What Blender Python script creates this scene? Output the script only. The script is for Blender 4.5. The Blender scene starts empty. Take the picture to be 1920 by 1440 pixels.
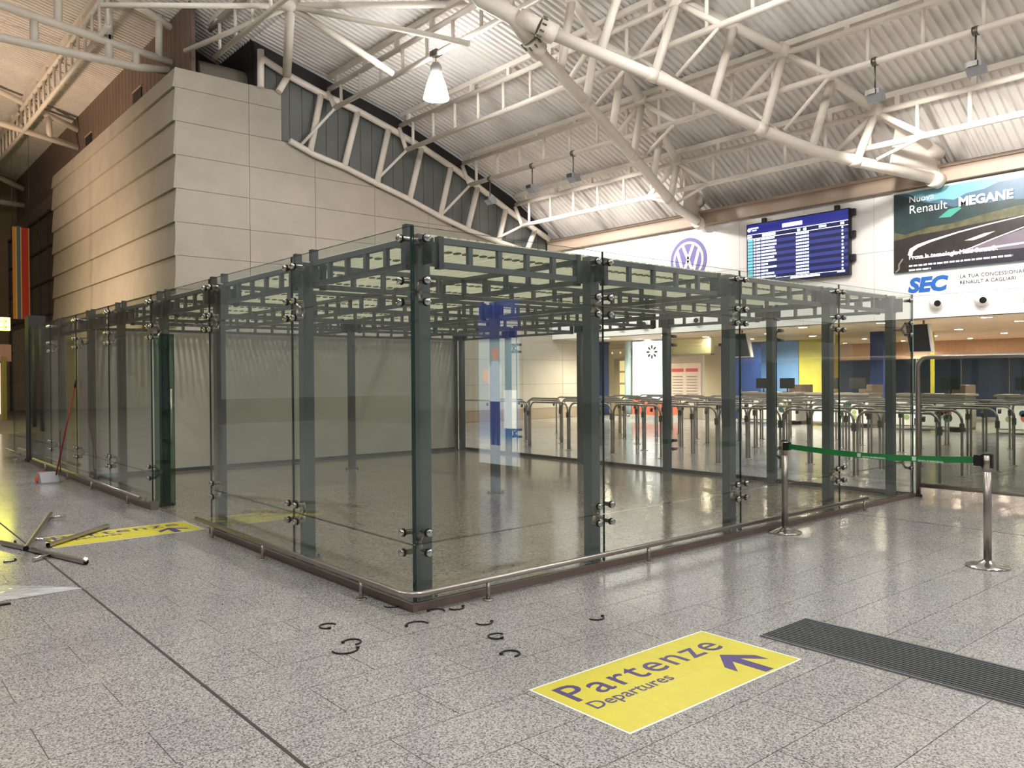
import bpy, bmesh, math, random
from mathutils import Vector, Matrix
random.seed(7)
R = math.radians
scn = bpy.context.scene
col = scn.collection

# ------------------------------------------------------------------ camera, world, exposure
cam_d = bpy.data.cameras.new('camera'); cam = bpy.data.objects.new('camera', cam_d); col.objects.link(cam)
cam_d.sensor_width = 36.0; cam_d.lens = 28.457; cam_d.clip_end = 300; cam_d.clip_start = 0.05
yaw, pitch, roll = R(49.5936), R(-0.4921), R(-0.3962)
fw = Vector((math.cos(pitch)*math.cos(yaw), math.cos(pitch)*math.sin(yaw), math.sin(pitch)))
rt = Vector((math.sin(yaw), -math.cos(yaw), 0)); up = rt.cross(fw)
rt2 = rt*math.cos(roll) + up*math.sin(roll); up2 = up*math.cos(roll) - rt*math.sin(roll)
cam.matrix_world = Matrix(((rt2.x, up2.x, -fw.x, -3.108), (rt2.y, up2.y, -fw.y, -4.713), (rt2.z, up2.z, -fw.z, 1.62), (0, 0, 0, 1)))
scn.camera = cam
W = bpy.data.worlds.new('hall_ambient'); scn.world = W; W.use_nodes = True
W.node_tree.nodes['Background'].inputs[0].default_value = (1.0, 0.97, 0.93, 1)
W.node_tree.nodes['Background'].inputs[1].default_value = 0.20
scn.view_settings.view_transform = 'Standard'; scn.view_settings.look = 'None'
scn.view_settings.exposure = 0.0; scn.view_settings.gamma = 1.0; scn.view_settings.use_curve_mapping = False
scn.cycles.transparent_max_bounces = 32; scn.cycles.max_bounces = 5; scn.cycles.diffuse_bounces = 3; scn.cycles.glossy_bounces = 3; scn.cycles.transmission_bounces = 2
scn.cycles.sample_clamp_indirect = 6.0; scn.cycles.caustics_reflective = False; scn.cycles.caustics_refractive = False

def aim_light(name, loc, target, power, color, angle, blend=0.6, radius=0.15):
    l = bpy.data.lights.new(name, 'SPOT'); l.energy = power; l.color = color; l.spot_size = R(angle); l.spot_blend = blend
    l.shadow_soft_size = radius
    o = bpy.data.objects.new(name, l); col.objects.link(o); o.location = loc
    o.rotation_euler = (Vector(target)-Vector(loc)).to_track_quat('-Z', 'Y').to_euler(); return o

# ------------------------------------------------------------------ helpers
def lin(c):
    return tuple(((v/255)/12.92 if v/255 <= 0.04045 else ((v/255+0.055)/1.055)**2.4) for v in c)
MATS = {}
def mat(name, rgb, rough=0.5, metal=0.0, spec=0.5, emit=None, estr=0.0, noise=0.0, nscale=6.0, coat=0.0, bump=0.0):
    if name in MATS: return MATS[name]
    m = bpy.data.materials.new(name); m.use_nodes = True; nt = m.node_tree; b = nt.nodes['Principled BSDF']
    c = lin(rgb); b.inputs['Base Color'].default_value = (*c, 1)
    b.inputs['Roughness'].default_value = rough; b.inputs['Metallic'].default_value = metal
    b.inputs['Specular IOR Level'].default_value = spec; b.inputs['Coat Weight'].default_value = coat
    if emit:
        b.inputs['Emission Color'].default_value = (*lin(emit), 1); b.inputs['Emission Strength'].default_value = estr
    if noise > 0 or bump > 0:
        geo = nt.nodes.new('ShaderNodeNewGeometry'); tx = nt.nodes.new('ShaderNodeTexNoise')
        tx.inputs['Scale'].default_value = nscale; tx.inputs['Detail'].default_value = 5
        nt.links.new(geo.outputs['Position'], tx.inputs['Vector'])
        if noise > 0:
            rp = nt.nodes.new('ShaderNodeValToRGB')
            rp.color_ramp.elements[0].position = 0.3; rp.color_ramp.elements[1].position = 0.7
            rp.color_ramp.elements[0].color = (*[v*(1-noise) for v in c], 1); rp.color_ramp.elements[1].color = (*[min(1, v*(1+noise)) for v in c], 1)
            nt.links.new(tx.outputs['Fac'], rp.inputs['Fac']); nt.links.new(rp.outputs['Color'], b.inputs['Base Color'])
        if bump > 0:
            bp = nt.nodes.new('ShaderNodeBump'); bp.inputs['Strength'].default_value = bump; bp.inputs['Distance'].default_value = 0.01
            nt.links.new(tx.outputs['Fac'], bp.inputs['Height']); nt.links.new(bp.outputs['Normal'], b.inputs['Normal'])
    MATS[name] = m; return m

def glass_mat(name, tint, ior=1.5, boost=1.0):
    m = bpy.data.materials.new(name); m.use_nodes = True; nt = m.node_tree; nt.nodes.clear()
    out = nt.nodes.new('ShaderNodeOutputMaterial'); mx = nt.nodes.new('ShaderNodeMixShader')
    tr = nt.nodes.new('ShaderNodeBsdfTransparent'); gl = nt.nodes.new('ShaderNodeBsdfGlossy'); fr = nt.nodes.new('ShaderNodeFresnel')
    tr.inputs['Color'].default_value = (*tint, 1); gl.inputs['Roughness'].default_value = 0.0; gl.inputs['Color'].default_value = (.95, 1, .97, 1)
    ge = nt.nodes.new('ShaderNodeNewGeometry'); io = nt.nodes.new('ShaderNodeMapRange')
    io.inputs['To Min'].default_value = ior; io.inputs['To Max'].default_value = 1.0/ior
    nt.links.new(ge.outputs['Backfacing'], io.inputs['Value']); nt.links.new(io.outputs[0], fr.inputs['IOR'])
    mu = nt.nodes.new('ShaderNodeMath'); mu.operation = 'MULTIPLY'; mu.inputs[1].default_value = boost; mu.use_clamp = True
    nt.links.new(fr.outputs[0], mu.inputs[0]); nt.links.new(mu.outputs[0], mx.inputs[0])
    nt.links.new(tr.outputs[0], mx.inputs[1]); nt.links.new(gl.outputs[0], mx.inputs[2]); nt.links.new(mx.outputs[0], out.inputs[0])
    MATS[name] = m; return m

def granite_mat(name, tones, rough, scale=150.0):
    m = bpy.data.materials.new(name); m.use_nodes = True; nt = m.node_tree; b = nt.nodes['Principled BSDF']
    geo = nt.nodes.new('ShaderNodeNewGeometry')
    vo = nt.nodes.new('ShaderNodeTexVoronoi'); vo.inputs['Scale'].default_value = scale
    n1 = nt.nodes.new('ShaderNodeTexNoise'); n1.inputs['Scale'].default_value = scale*0.55; n1.inputs['Detail'].default_value = 3
    n2 = nt.nodes.new('ShaderNodeTexNoise'); n2.inputs['Scale'].default_value = 1.3; n2.inputs['Detail'].default_value = 4
    for n in (vo, n1, n2): nt.links.new(geo.outputs['Position'], n.inputs['Vector'])
    bw = nt.nodes.new('ShaderNodeRGBToBW'); nt.links.new(vo.outputs['Color'], bw.inputs[0])
    ad = nt.nodes.new('ShaderNodeMath'); ad.operation = 'ADD'; nt.links.new(bw.outputs[0], ad.inputs[0]); nt.links.new(n1.outputs['Fac'], ad.inputs[1])
    ha = nt.nodes.new('ShaderNodeMath'); ha.operation = 'MULTIPLY'; ha.inputs[1].default_value = 0.5; nt.links.new(ad.outputs[0], ha.inputs[0])
    rp = nt.nodes.new('ShaderNodeValToRGB'); e = rp.color_ramp.elements
    e[0].position = 0.30; e[0].color = (*lin(tones[0]), 1); e[1].position = 0.66; e[1].color = (*lin(tones[3]), 1)
    k = e.new(0.41); k.color = (*lin(tones[1]), 1); k = e.new(0.52); k.color = (*lin(tones[2]), 1)
    nt.links.new(ha.outputs[0], rp.inputs['Fac'])
    r2 = nt.nodes.new('ShaderNodeValToRGB'); r2.color_ramp.elements[0].position = .3; r2.color_ramp.elements[1].position = .7
    r2.color_ramp.elements[0].color = (.86, .85, .86, 1); r2.color_ramp.elements[1].color = (1, .985, .96, 1)
    nt.links.new(n2.outputs['Fac'], r2.inputs['Fac'])
    mx = nt.nodes.new('ShaderNodeMix'); mx.data_type = 'RGBA'; mx.blend_type = 'MULTIPLY'; mx.inputs[0].default_value = 1.0
    nt.links.new(rp.outputs['Color'], mx.inputs[6]); nt.links.new(r2.outputs['Color'], mx.inputs[7]); nt.links.new(mx.outputs[2], b.inputs['Base Color'])
    rr = nt.nodes.new('ShaderNodeMapRange'); rr.inputs['To Min'].default_value = rough*0.75; rr.inputs['To Max'].default_value = rough*1.35
    nt.links.new(n2.outputs['Fac'], rr.inputs['Value']); nt.links.new(rr.outputs[0], b.inputs['Roughness'])
    b.inputs['Specular IOR Level'].default_value = 0.5
    MATS[name] = m; return m

ORG = {}
class MB:
    def __init__(s): s.v = []; s.f = []; s.m = []; s.sm = []
    def face(s, pts, mi=0, sm=False):
        n = len(s.v); s.v += [tuple(p) for p in pts]; s.f.append(tuple(range(n, n+len(pts)))); s.m.append(mi); s.sm.append(sm); return s
    def raw(s, vs, fs, mi=0, sm=False):
        n = len(s.v); s.v += [tuple(p) for p in vs]
        for f in fs: s.f.append(tuple(i+n for i in f)); s.m.append(mi); s.sm.append(sm)
        return s
    def box(s, x0, x1, y0, y1, z0, z1, mi=0):
        if x0 > x1: x0, x1 = x1, x0
        if y0 > y1: y0, y1 = y1, y0
        if z0 > z1: z0, z1 = z1, z0
        return s.raw([(x0,y0,z0),(x1,y0,z0),(x1,y1,z0),(x0,y1,z0),(x0,y0,z1),(x1,y0,z1),(x1,y1,z1),(x0,y1,z1)],
                     [(0,3,2,1),(4,5,6,7),(0,1,5,4),(1,2,6,5),(2,3,7,6),(3,0,4,7)], mi)
    def tube(s, pts, r, n=10, mi=0, cap=True, r2=None):
        pts = [Vector(p) for p in pts]; k = len(pts); rings = []
        pu = None
        for i, p in enumerate(pts):
            d = (pts[min(i+1, k-1)] - pts[max(i-1, 0)]).normalized()
            if pu is None: pu = d.orthogonal().normalized()
            else:
                pu = (pu - d*pu.dot(d)); pu = pu.normalized() if pu.length > 1e-6 else d.orthogonal().normalized()
            w = d.cross(pu); rr = r if r2 is None else r + (r2-r)*i/max(1, k-1)
            rings.append([p + (pu*math.cos(2*math.pi*j/n) + w*math.sin(2*math.pi*j/n))*rr for j in range(n)])
        b = len(s.v)
        for q in rings: s.v += [tuple(v) for v in q]
        for i in range(k-1):
            for j in range(n):
                j2 = (j+1) % n
                s.f.append((b+i*n+j, b+i*n+j2, b+(i+1)*n+j2, b+(i+1)*n+j)); s.m.append(mi); s.sm.append(True)
        if cap:
            s.f.append(tuple(b+j for j in reversed(range(n)))); s.m.append(mi); s.sm.append(False)
            s.f.append(tuple(b+(k-1)*n+j for j in range(n))); s.m.append(mi); s.sm.append(False)
        return s
    def lathe(s, c, prof, n=24, axis='z', mi=0, sm=True):
        b = len(s.v); c = Vector(c)
        for (r, h) in prof:
            for j in range(n):
                a = 2*math.pi*j/n; u, w = r*math.cos(a), r*math.sin(a)
                s.v.append(tuple(c + (Vector((u, w, h)) if axis == 'z' else Vector((h, u, w)) if axis == 'x' else Vector((w, h, u)))))
        for i in range(len(prof)-1):
            for j in range(n):
                j2 = (j+1) % n; s.f.append((b+i*n+j, b+i*n+j2, b+(i+1)*n+j2, b+(i+1)*n+j)); s.m.append(mi); s.sm.append(sm)
        if prof[0][0] > 1e-5: s.f.append(tuple(b+j for j in reversed(range(n)))); s.m.append(mi); s.sm.append(False)
        if prof[-1][0] > 1e-5: s.f.append(tuple(b+(len(prof)-1)*n+j for j in range(n))); s.m.append(mi); s.sm.append(False)
        return s
    def prism(s, poly, axis, a, b, mi=0):
        # poly: list of 2d points; axis 'y' -> (x,z), 'x' -> (y,z), 'z' -> (x,y)
        mk = {'y': lambda p, t: (p[0], t, p[1]), 'x': lambda p, t: (t, p[0], p[1]), 'z': lambda p, t: (p[0], p[1], t)}[axis]
        n = len(poly); vs = [mk(p, a) for p in poly] + [mk(p, b) for p in poly]
        fs = [tuple(range(n)), tuple(range(2*n-1, n-1, -1))] + [(i, i+n, (i+1) % n + n, (i+1) % n) for i in range(n)]
        return s.raw(vs, fs, mi)
    def mesh(s, name, mats, org=(0, 0, 0)):
        me = bpy.data.meshes.new(name)
        me.from_pydata([(v[0]-org[0], v[1]-org[1], v[2]-org[2]) for v in s.v], [], s.f)
        for m in (mats if isinstance(mats, (list, tuple)) else [mats]): me.materials.append(m)
        me.polygons.foreach_set('material_index', s.m); me.polygons.foreach_set('use_smooth', s.sm); me.update()
        bm = bmesh.new(); bm.from_mesh(me); bmesh.ops.recalc_face_normals(bm, faces=bm.faces); bm.to_mesh(me); bm.free()
        return me
    def build(s, name, mats, parent=None, org=None):
        o0 = ORG.get(parent.name, (0, 0, 0)) if parent else (org or (0, 0, 0))
        o = bpy.data.objects.new(name, s.mesh(name, mats, o0)); col.objects.link(o)
        if parent: o.parent = parent; ORG[o.name] = o0
        else: o.location = o0; ORG[o.name] = tuple(o0)
        return o

def put(name, me, parent=None, loc=(0, 0, 0), rot=(0, 0, 0)):
    o = bpy.data.objects.new(name, me); col.objects.link(o)
    o0 = ORG.get(parent.name, (0, 0, 0)) if parent else (0, 0, 0)
    o.parent = parent; o.location = (loc[0]-o0[0], loc[1]-o0[1], loc[2]-o0[2]); o.rotation_euler = rot
    ORG[o.name] = tuple(loc); return o

def tag(o, label=None, cat=None, group=None, kind=None):
    if label: o['label'] = label
    if cat: o['category'] = cat
    if group: o['group'] = group
    if kind: o['kind'] = kind
    return o
def empty(name, loc, label=None, cat=None, group=None, kind=None):
    o = bpy.data.objects.new(name, None); col.objects.link(o); o.location = loc; o.empty_display_size = 0.1
    ORG[o.name] = tuple(loc); return tag(o, label, cat, group, kind)
def copy_tree(o, parent=None):
    c = o.copy(); col.objects.link(c); c.parent = parent; ORG[c.name] = ORG.get(o.name, (0, 0, 0))
    for ch in list(o.children): copy_tree(ch, c)
    return c

FONT_CACHE = {}
def text(body, size, origin, xdir, ydir, m, parent, name='lettering', bold=0.0, depth=0.004, align='LEFT', xscale=1.0, shear=0.0, spacing=1.0):
    cu = bpy.data.curves.new('txt', 'FONT'); cu.body = body; cu.size = size; cu.offset = bold; cu.extrude = depth/2
    cu.align_x = align; cu.shear = shear; cu.space_character = spacing; cu.resolution_u = 3
    t = bpy.data.objects.new('txt', cu); col.objects.link(t)
    dg = bpy.context.evaluated_depsgraph_get(); dg.update()
    me = bpy.data.meshes.new_from_object(t.evaluated_get(dg)); bpy.data.objects.remove(t)
    xd, yd = Vector(xdir).normalized(), Vector(ydir).normalized(); zd = xd.cross(yd)
    o0 = Vector(ORG.get(parent.name, (0, 0, 0)))
    Mx = Matrix(((xd.x*xscale, yd.x, zd.x, origin[0]-o0.x), (xd.y*xscale, yd.y, zd.y, origin[1]-o0.y), (xd.z*xscale, yd.z, zd.z, origin[2]-o0.z), (0, 0, 0, 1)))
    me.transform(Mx); me.materials.clear(); me.materials.append(m)
    o = bpy.data.objects.new(name, me); col.objects.link(o); o.parent = parent; ORG[o.name] = tuple(o0); return o

ORD = ['first', 'second', 'third', 'fourth', 'fifth', 'sixth', 'seventh', 'eighth', 'ninth', 'tenth', 'eleventh', 'twelfth']

# ------------------------------------------------------------------ materials
granite = granite_mat('granite', [(96, 94, 95), (140, 139, 138), (173, 171, 169), (200, 198, 196)], 0.15)
grout = mat('grout', (128, 123, 116), 0.8)
joint_black = mat('joint_black', (52, 48, 44), 0.6)
stone = mat('travertine_panel', (172, 164, 151), 0.55, noise=0.06, nscale=1.6)
stone_joint = mat('stone_joint', (110, 98, 84), 0.8)
skirt_m = mat('stone_skirt', (150, 132, 112), 0.5, noise=0.08, nscale=2)
sheet_m = mat('painted_roof_sheet', (230, 225, 220), 0.5, noise=0.10, nscale=0.9)
steel_w = mat('cream_truss_paint', (228, 219, 207), 0.42, noise=0.05, nscale=2.5)
clad_m = mat('dark_cladding', (106, 109, 107), 0.5, noise=0.12, nscale=1.2)
clad_br = mat('brown_cladding', (118, 100, 88), 0.6, noise=0.1, nscale=1.5)
black_m = mat('black', (18, 18, 19), 0.5)
voidm = mat('void_dark', (40, 39, 38), 0.7)
fascia_m = mat('white_fascia_panel', (246, 242, 238), 0.35, spec=0.4)
beam_m = mat('eave_beam_paint', (176, 156, 138), 0.5)
post_m = mat('grey_post_paint', (98, 104, 103), 0.38, spec=0.5)
post_d = mat('dark_bracket_paint', (72, 76, 76), 0.45)
slat_m = mat('pale_slat', (236, 236, 222), 0.5)
def make_translucent(m, rgb, fac):
    nt = m.node_tree; b = nt.nodes['Principled BSDF']; o = nt.nodes['Material Output']; t = nt.nodes.new('ShaderNodeBsdfTranslucent'); x = nt.nodes.new('ShaderNodeMixShader')
    t.inputs[0].default_value = (*lin(rgb), 1); x.inputs[0].default_value = fac
    nt.links.new(b.outputs[0], x.inputs[1]); nt.links.new(t.outputs[0], x.inputs[2]); nt.links.new(x.outputs[0], o.inputs['Surface'])
make_translucent(slat_m, (242, 242, 226), .65)
clip_m = mat('slat_clip', (120, 122, 100), 0.6)
chrome = mat('polished_steel', (205, 203, 200), 0.16, metal=1.0)
inox = mat('brushed_steel', (176, 168, 160), 0.32, metal=1.0)
inox_d = mat('dark_steel', (120, 116, 110), 0.36, metal=1.0)
rubber = mat('black_rubber', (24, 24, 24), 0.7)
pane_m = glass_mat('clear_pane', (.945, .965, .955), 1.52, 1.0)
pane_dark = glass_mat('smoked_pane', (.60, .64, .61), 1.55, 1.5)
leaf_m = glass_mat('green_door_pane', (.50, .62, .57), 1.52, 1.2)
edge_m = mat('green_glass_edge', (20, 52, 46), 0.12, spec=0.8)
edge_l = mat('pale_glass_edge', (150, 190, 178), 0.15, spec=0.8)
white_wall = mat('partition_white', (206, 206, 196), 0.6, noise=0.03, nscale=2)
yellow_v = mat('yellow_vinyl', (212, 202, 66), 0.4, noise=0.04, nscale=9)
purple_v = mat('violet_vinyl', (74, 58, 120), 0.4)
white_v = mat('white_vinyl', (238, 238, 232), 0.4)
mat_rib = mat('ribbed_rubber', (74, 78, 80), 0.6)
green_belt = mat('green_belt', (28, 120, 58), 0.6)
belt_txt = mat('belt_print', (190, 216, 196), 0.6)
zip_m = mat('black_nylon', (22, 20, 20), 0.4)

# ------------------------------------------------------------------ floor
floor = MB().box(-40, 45, -30, 60, -0.10, -0.005).build('floor', grout)
tag(floor, 'speckled grey granite tile floor of the terminal hall', 'floor', kind='structure')
TW, TD, GAP = 0.8, 0.4, 0.0025
def tile_rows():
    for k in range(-26, 60):
        y0 = k*0.4; off = -1.19 if k % 2 else -0.79
        for j in range(-14, 28):
            yield off + j*0.8, y0
C0 = Vector((-3.108, -4.713, 0)); near = []; rest = []
for (x, y) in tile_rows():
    c = Vector((x+.4, y+.2, 0)) - C0; d = c.length
    ang = math.atan2(c.y, c.x) - yaw
    infr = abs(ang) < R(37) and d > 2.3
    hid = (x > -0.2 and y > 0.2)
    (near if infr and not hid else rest).append((d, x, y))
near.sort(); rest += near[300:]; near = near[:300]
tile_me = MB().box(GAP, TW-GAP, GAP, TD-GAP, -.012, 0).mesh('tile', granite)
for d, x, y in near: put('tile', tile_me, floor, (x, y, 0))
tf = MB()
for d, x, y in rest:
    tf.raw([(x+GAP, y+GAP, -.006), (x+TW-GAP, y+GAP, -.006), (x+TW-GAP, y+TD-GAP, -.006), (x+GAP, y+TD-GAP, -.006), (x+GAP, y+GAP, 0), (x+TW-GAP, y+GAP, 0), (x+TW-GAP, y+TD-GAP, 0), (x+GAP, y+TD-GAP, 0)],
           [(4,5,6,7), (0,1,5,4), (1,2,6,5), (2,3,7,6), (3,0,4,7)])
tag(tf.build('tile_field', granite, floor), kind='stuff')
for x in (-1.592, 6.02):
    MB().box(x-.009, x+.009, -10, 33 if x < 0 else -0.02, -.01, .0012).build('expansion_joint', joint_black, floor)

# ------------------------------------------------------------------ stone block: front face and lapped left face
PROF = [(4.4, 10.27), (7.50, 10.27), (7.501, 8.86), (8.49, 8.50), (9.59, 8.27), (10.81, 7.91), (11.98, 7.59), (13.23, 7.17), (14.45, 6.85), (15.93, 6.56), (17.78, 6.28), (21.0, 6.2)]
def prof(x):
    for (a, za), (b, zb) in zip(PROF, PROF[1:]):
        if a <= x <= b: return za + (zb-za)*(x-a)/(b-a)
    return PROF[-1][1]
wb = MB().prism([(4.42, 0)] + [(21, 0)] + [(x, z-.02) for x, z in reversed(PROF)] + [(4.45, 10.25)], 'y', 18.425, 18.8).build('wall_back', stone_joint)
tag(wb, 'beige stone clad wall of the block, stepping and curving down under the gable', 'wall', kind='structure')
xs = [4.4, 6.5] + [8.6+2.12*i for i in range(6)] + [21.0]
zs = [0.0, 0.41] + [0.41+0.931*i for i in range(1, 11)] + [10.27]
g = 0.006
for i in range(len(xs)-1):
    for j in range(len(zs)-1):
        x0, x1, z0, z1 = xs[i]+(g if i else -.035), xs[i+1]-g, zs[j]+g, min(zs[j+1]-g, 10.27)
        pts = [x0] + sorted(p[0] for p in PROF if x0 < p[0] < x1) + [x1]
        tops = []
        for a, b in zip(pts, pts[1:]):
            for t in range(5):
                x = a + (b-a)*t/4
                tops.append((x, prof(x)))
        ok = [(x, min(z1, t)) for x, t in tops if t > z0+.03]
        if len(ok) < 2: continue
        poly = [(ok[0][0], z0), (ok[-1][0], z0)] + [p for p in reversed(ok)]
        cl = [poly[0]]
        for p in poly[1:]:
            if (abs(p[0]-cl[-1][0]) + abs(p[1]-cl[-1][1])) > 1e-4: cl.append(p)
        if len(cl) < 3: continue
        MB().prism(cl, 'y', 18.40, 18.43).build('skirting_panel' if j == 0 else 'stone_panel', skirt_m if j == 0 else stone, wb)
wl = MB().box(4.42, 5.0, 18.44, 34.0, 0, 10.2).build('wall_left', stone_joint)
tag(wl, 'warm lit flank of the block with lapped beige stone courses', 'wall', kind='structure')
for j in range(len(zs)-1):
    for q in range(4):
        y0, y1 = 18.40+q*3.9+(.003 if q else .006), 18.40+(q+1)*3.9-.003
        z0, z1 = zs[j]+.0, zs[j+1]-.02
        MB().prism([(4.33 if j else 4.36, z0), (4.45, z0), (4.45, z1), (4.40, z1)], 'y', y0, y1).build('stone_course', stone, wl)

# ------------------------------------------------------------------ gable above the stone wall
wg = MB().prism([(6.74, 9.6)] + [(x, prof(x)-.3) for x in (7.5, 8.49, 10.81, 13.23, 15.93, 18.6)] + [(18.6, 7.25), (16.75, 8.40), (14.2, 9.45), (11.6, 10.40), (9.1, 11.03), (6.74, 11.64)], 'y', 18.55, 18.75).build('wall_gable', voidm)
MB().box(5.1, 6.9, 21.3, 21.4, 9.8, 12.6).build('recess_back', voidm, wg); MB().box(6.70, 6.80, 18.75, 21.4, 9.8, 11.8).build('recess_side', voidm, wg)  # dark sheets stand for the shaded depth of the opening
tag(wg, 'dark metal clad gable wall behind the white arched truss', 'wall', kind='structure')
x = 7.0
while x < 18.4:
    zt = [10.9, 10.55, 10.30, 9.95, 9.6, 9.2, 8.75, 8.2, 7.7, 7.3, 7.0, 6.9]
    a, b = x+.008, x+.40
    topz = lambda q: 10.98-.16*(q-7)-.0165*(q-7)**2
    MB().prism([(a, 6.0), (b, 6.0), (b, topz(b)), (a, topz(a))], 'y', 18.50, 18.56).build('cladding_board', clad_m, wg)
    x += 0.408
# brown cladding wall over the lapped flank
wc = MB().box(5.02, 5.14, 18.9, 46, 9.8, 12.5).build('wall_upper', clad_br)
tag(wc, 'brown ribbed metal wall above the lapped stone flank', 'wall', kind='structure')
MB().box(4.68, 5.1, 34.0, 46, 9.12, 9.85).build('lower_band', clad_br, wc)
for k in range(68):
    y = 18.95+k*.4
    MB().box(4.985, 5.03, y, y+.37, 9.8, 12.45).build('cladding_board', clad_br, wc)
for y in (23.9, 30.4):
    v = MB().box(4.95, 4.99, y-.45, y+.45, 10.3, 11.25)
    v = v.build('wall_vent', black_m, wc); MB().box(4.93, 4.99, y-.5, y+.5, 11.25, 11.3).build('vent_lintel', beam_m, v)

# ------------------------------------------------------------------ corrugated roof
roof = empty('ceiling', (0, 0, 0), 'cream corrugated metal roof sheets over the hall', 'roof', kind='structure')
RP = [(19.4, 6.80), (16.75, 8.42), (14.2, 9.47), (11.6, 10.42), (9.1, 11.05), (6.7, 11.68), (5.0, 12.40), (1.5, 13.2), (-3, 14.0), (-9, 14.6), (-16, 14.8)]
def sheet(a, b, y0, y1, pitch=0.2, dep=0.055, lap=0.12):
    (xa, za), (xb, zb) = a, b
    d = Vector((xb-xa, 0, zb-za)).normalized(); n = Vector((-d.z, 0, d.x)); n = n if n.z > 0 else -n
    A = Vector((xa, 0, za)) - d*lap + n*.03; B = Vector((xb, 0, zb))
    prof_ = []; y = y0
    while y < y1:
        prof_ += [(y, 0), (y+pitch*.42, 0), (y+pitch*.55, dep), (y+pitch*.87, dep)]; y += pitch
    m = MB(); vs = []
    for P in (A, B): vs += [tuple(P + n*h + Vector((0, q, 0))) for q, h in prof_]
    k = len(prof_)
    m.raw(vs, [(i, i+1, k+i+1, k+i) for i in range(k-1)])
    m.raw([tuple(A + n*.16 + Vector((0, q, 0))) for q in (y0, y1)] + [tuple(B + n*.16 + Vector((0, q, 0))) for q in (y1, y0)], [(0, 1, 2, 3)])
    return m
for i in range(len(RP)-1):
    y1 = (18.56 if i < 5 else 21.4) if i < 6 else 46
    sheet(RP[i], RP[i+1], -14, y1, 0.2 if i < 7 else 0.3).build('roof_sheet', sheet_m, roof)
    if i == 6: pass
eb = MB().box(18.42, 18.62, -14, 18.4, 6.47, 6.86).box(18.36, 18.66, -14, 18.4, 6.82, 6.90).build('trim_1', beam_m)
tag(eb, 'brown beige eave beam running along the top of the white fascia', 'beam', kind='structure')
end_w = MB().box(-16, 5.0, 46, 46.3, 0, 15).build('wall_end', mat('end_wall_paint', (150, 128, 104), 0.7, noise=0.1, nscale=.6))
tag(end_w, 'dim brown end wall far behind the stone block', 'wall', kind='structure')

# ------------------------------------------------------------------ purlin trusses
GUP = [(6.81, 11.08), (7.64, 10.76), (8.74, 10.46), (10.04, 10.18), (11.32, 9.82), (12.65, 9.40), (13.93, 8.92), (15.07, 8.39), (16.27, 7.82), (17.65, 7.24), (18.6, 6.85)]
GLO = [(7.7, 8.80), (8.49, 8.52), (9.59, 8.29), (10.81, 7.93), (11.98, 7.61), (13.23, 7.19), (14.45, 6.87), (15.93, 6.58), (17.78, 6.30)]
def T1y(x): return 9.24+.29*(x-11.6)
def T2y(x): return 6.74-.419*(x-11.6)
T1low = [(8.95, 8.79), (11.35, 8.18), (14.04, 7.44), (16.42, 6.72), (18.3, 6.55)]
T2low = [(8.88, 8.93), (11.40, 8.19), (13.75, 7.30), (14.94, 6.98), (16.22, 6.79), (18.5, 6.52)]
TUP = [(10.0, 10.6), (11.6, 10.05), (12.95, 9.66), (14.2, 9.22), (15.44, 8.72), (16.64, 8.10), (18.4, 7.2)]
def interp(L, x):
    for (a, za), (b, zb) in zip(L, L[1:]):
        if a <= x <= b: return za+(zb-za)*(x-a)/(b-a)
    return L[0][1] if x < L[0][0] else L[-1][1]
def purlin(X, zt, zb, y0, y1, label, r=.075, step=1.15, roofz=None, endrod=True):
    t = empty('purlin_truss', (X, y1, zb), label, 'roof truss', 'ladder purlins under the roof')
    MB().tube([(X, y0, zt), (X, y1, zt)], r).build('top_chord', steel_w, t)
    MB().tube([(X, y0, zb), (X, y1-.35, zb)], r).build('bottom_chord', steel_w, t)
    n = int((y1-.5-y0)/step)
    sm = MB().tube([(0, 0, 0), (0, 0, zt-zb)], .048, 8).mesh('strut', steel_w)
    for i in range(n+1): put('strut', sm, t, (X, y1-.75-i*step, zb))
    if roofz:
        MB().box(X-.05, X+.05, y0, y1, roofz-.16, roofz-.02).build('seat_rail', steel_w, t)
        st = MB().box(-.05, .05, -.06, .06, 0, max(.05, roofz-.16-zt)).mesh('stub', steel_w)
        for i in range(int((y1-y0)/1.7)): put('stub', st, t, (X, y1-.5-i*1.7, zt))
    if endrod:
        MB().tube([(X, y1-.35, zb), (X-.05, y1-.02, zt-.1)], .07).build('end_strut', steel_w, t)
        MB().tube([(X, y1-.40, zb), (X-.95, y1+.02, interp(GLO, X-.95)+.05)], .045, 8).build('tie_rod', steel_w, t)
    return t
PL = [(16.64, 8.05, 7.22, 'fascia'), (14.2, 9.18, 8.35, ''), (11.6, 10.0, 9.12, ''), (9.0, 10.62, 9.95, '')]
for k, (X, zt, zb, _) in enumerate(PL):
    lab = ['white ladder purlin nearest the white fascia, lowest of the row', 'white ladder purlin carrying the grey floodlights', 'white ladder purlin between the pendant lamp and the floodlight purlin', 'white ladder purlin that the bell pendant lamp hangs from'][k]
    t = purlin(X, zt, zb, -12, 18.2, lab, roofz=interp(sorted(RP), X))
    if k < 3:
        for (ty, low) in ((T1y(X), T1low), (T2y(X), T2low)):
            for s in (-1, 1):
                MB().tube([(X, ty, zt), (X, ty+s*1.15, zb)], .075).build('brace', steel_w, t)
                MB().tube([(X, ty+s*1.15, zb), (X-.15, ty+s*.08, interp(low, X-.3)+.08)], .045, 8).build('tie_rod', steel_w, t)
purlin(5.6, 11.8, 10.9, -12, 19.0, 'white ladder purlin above the corner of the stone block', roofz=12.1, endrod=False)
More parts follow.
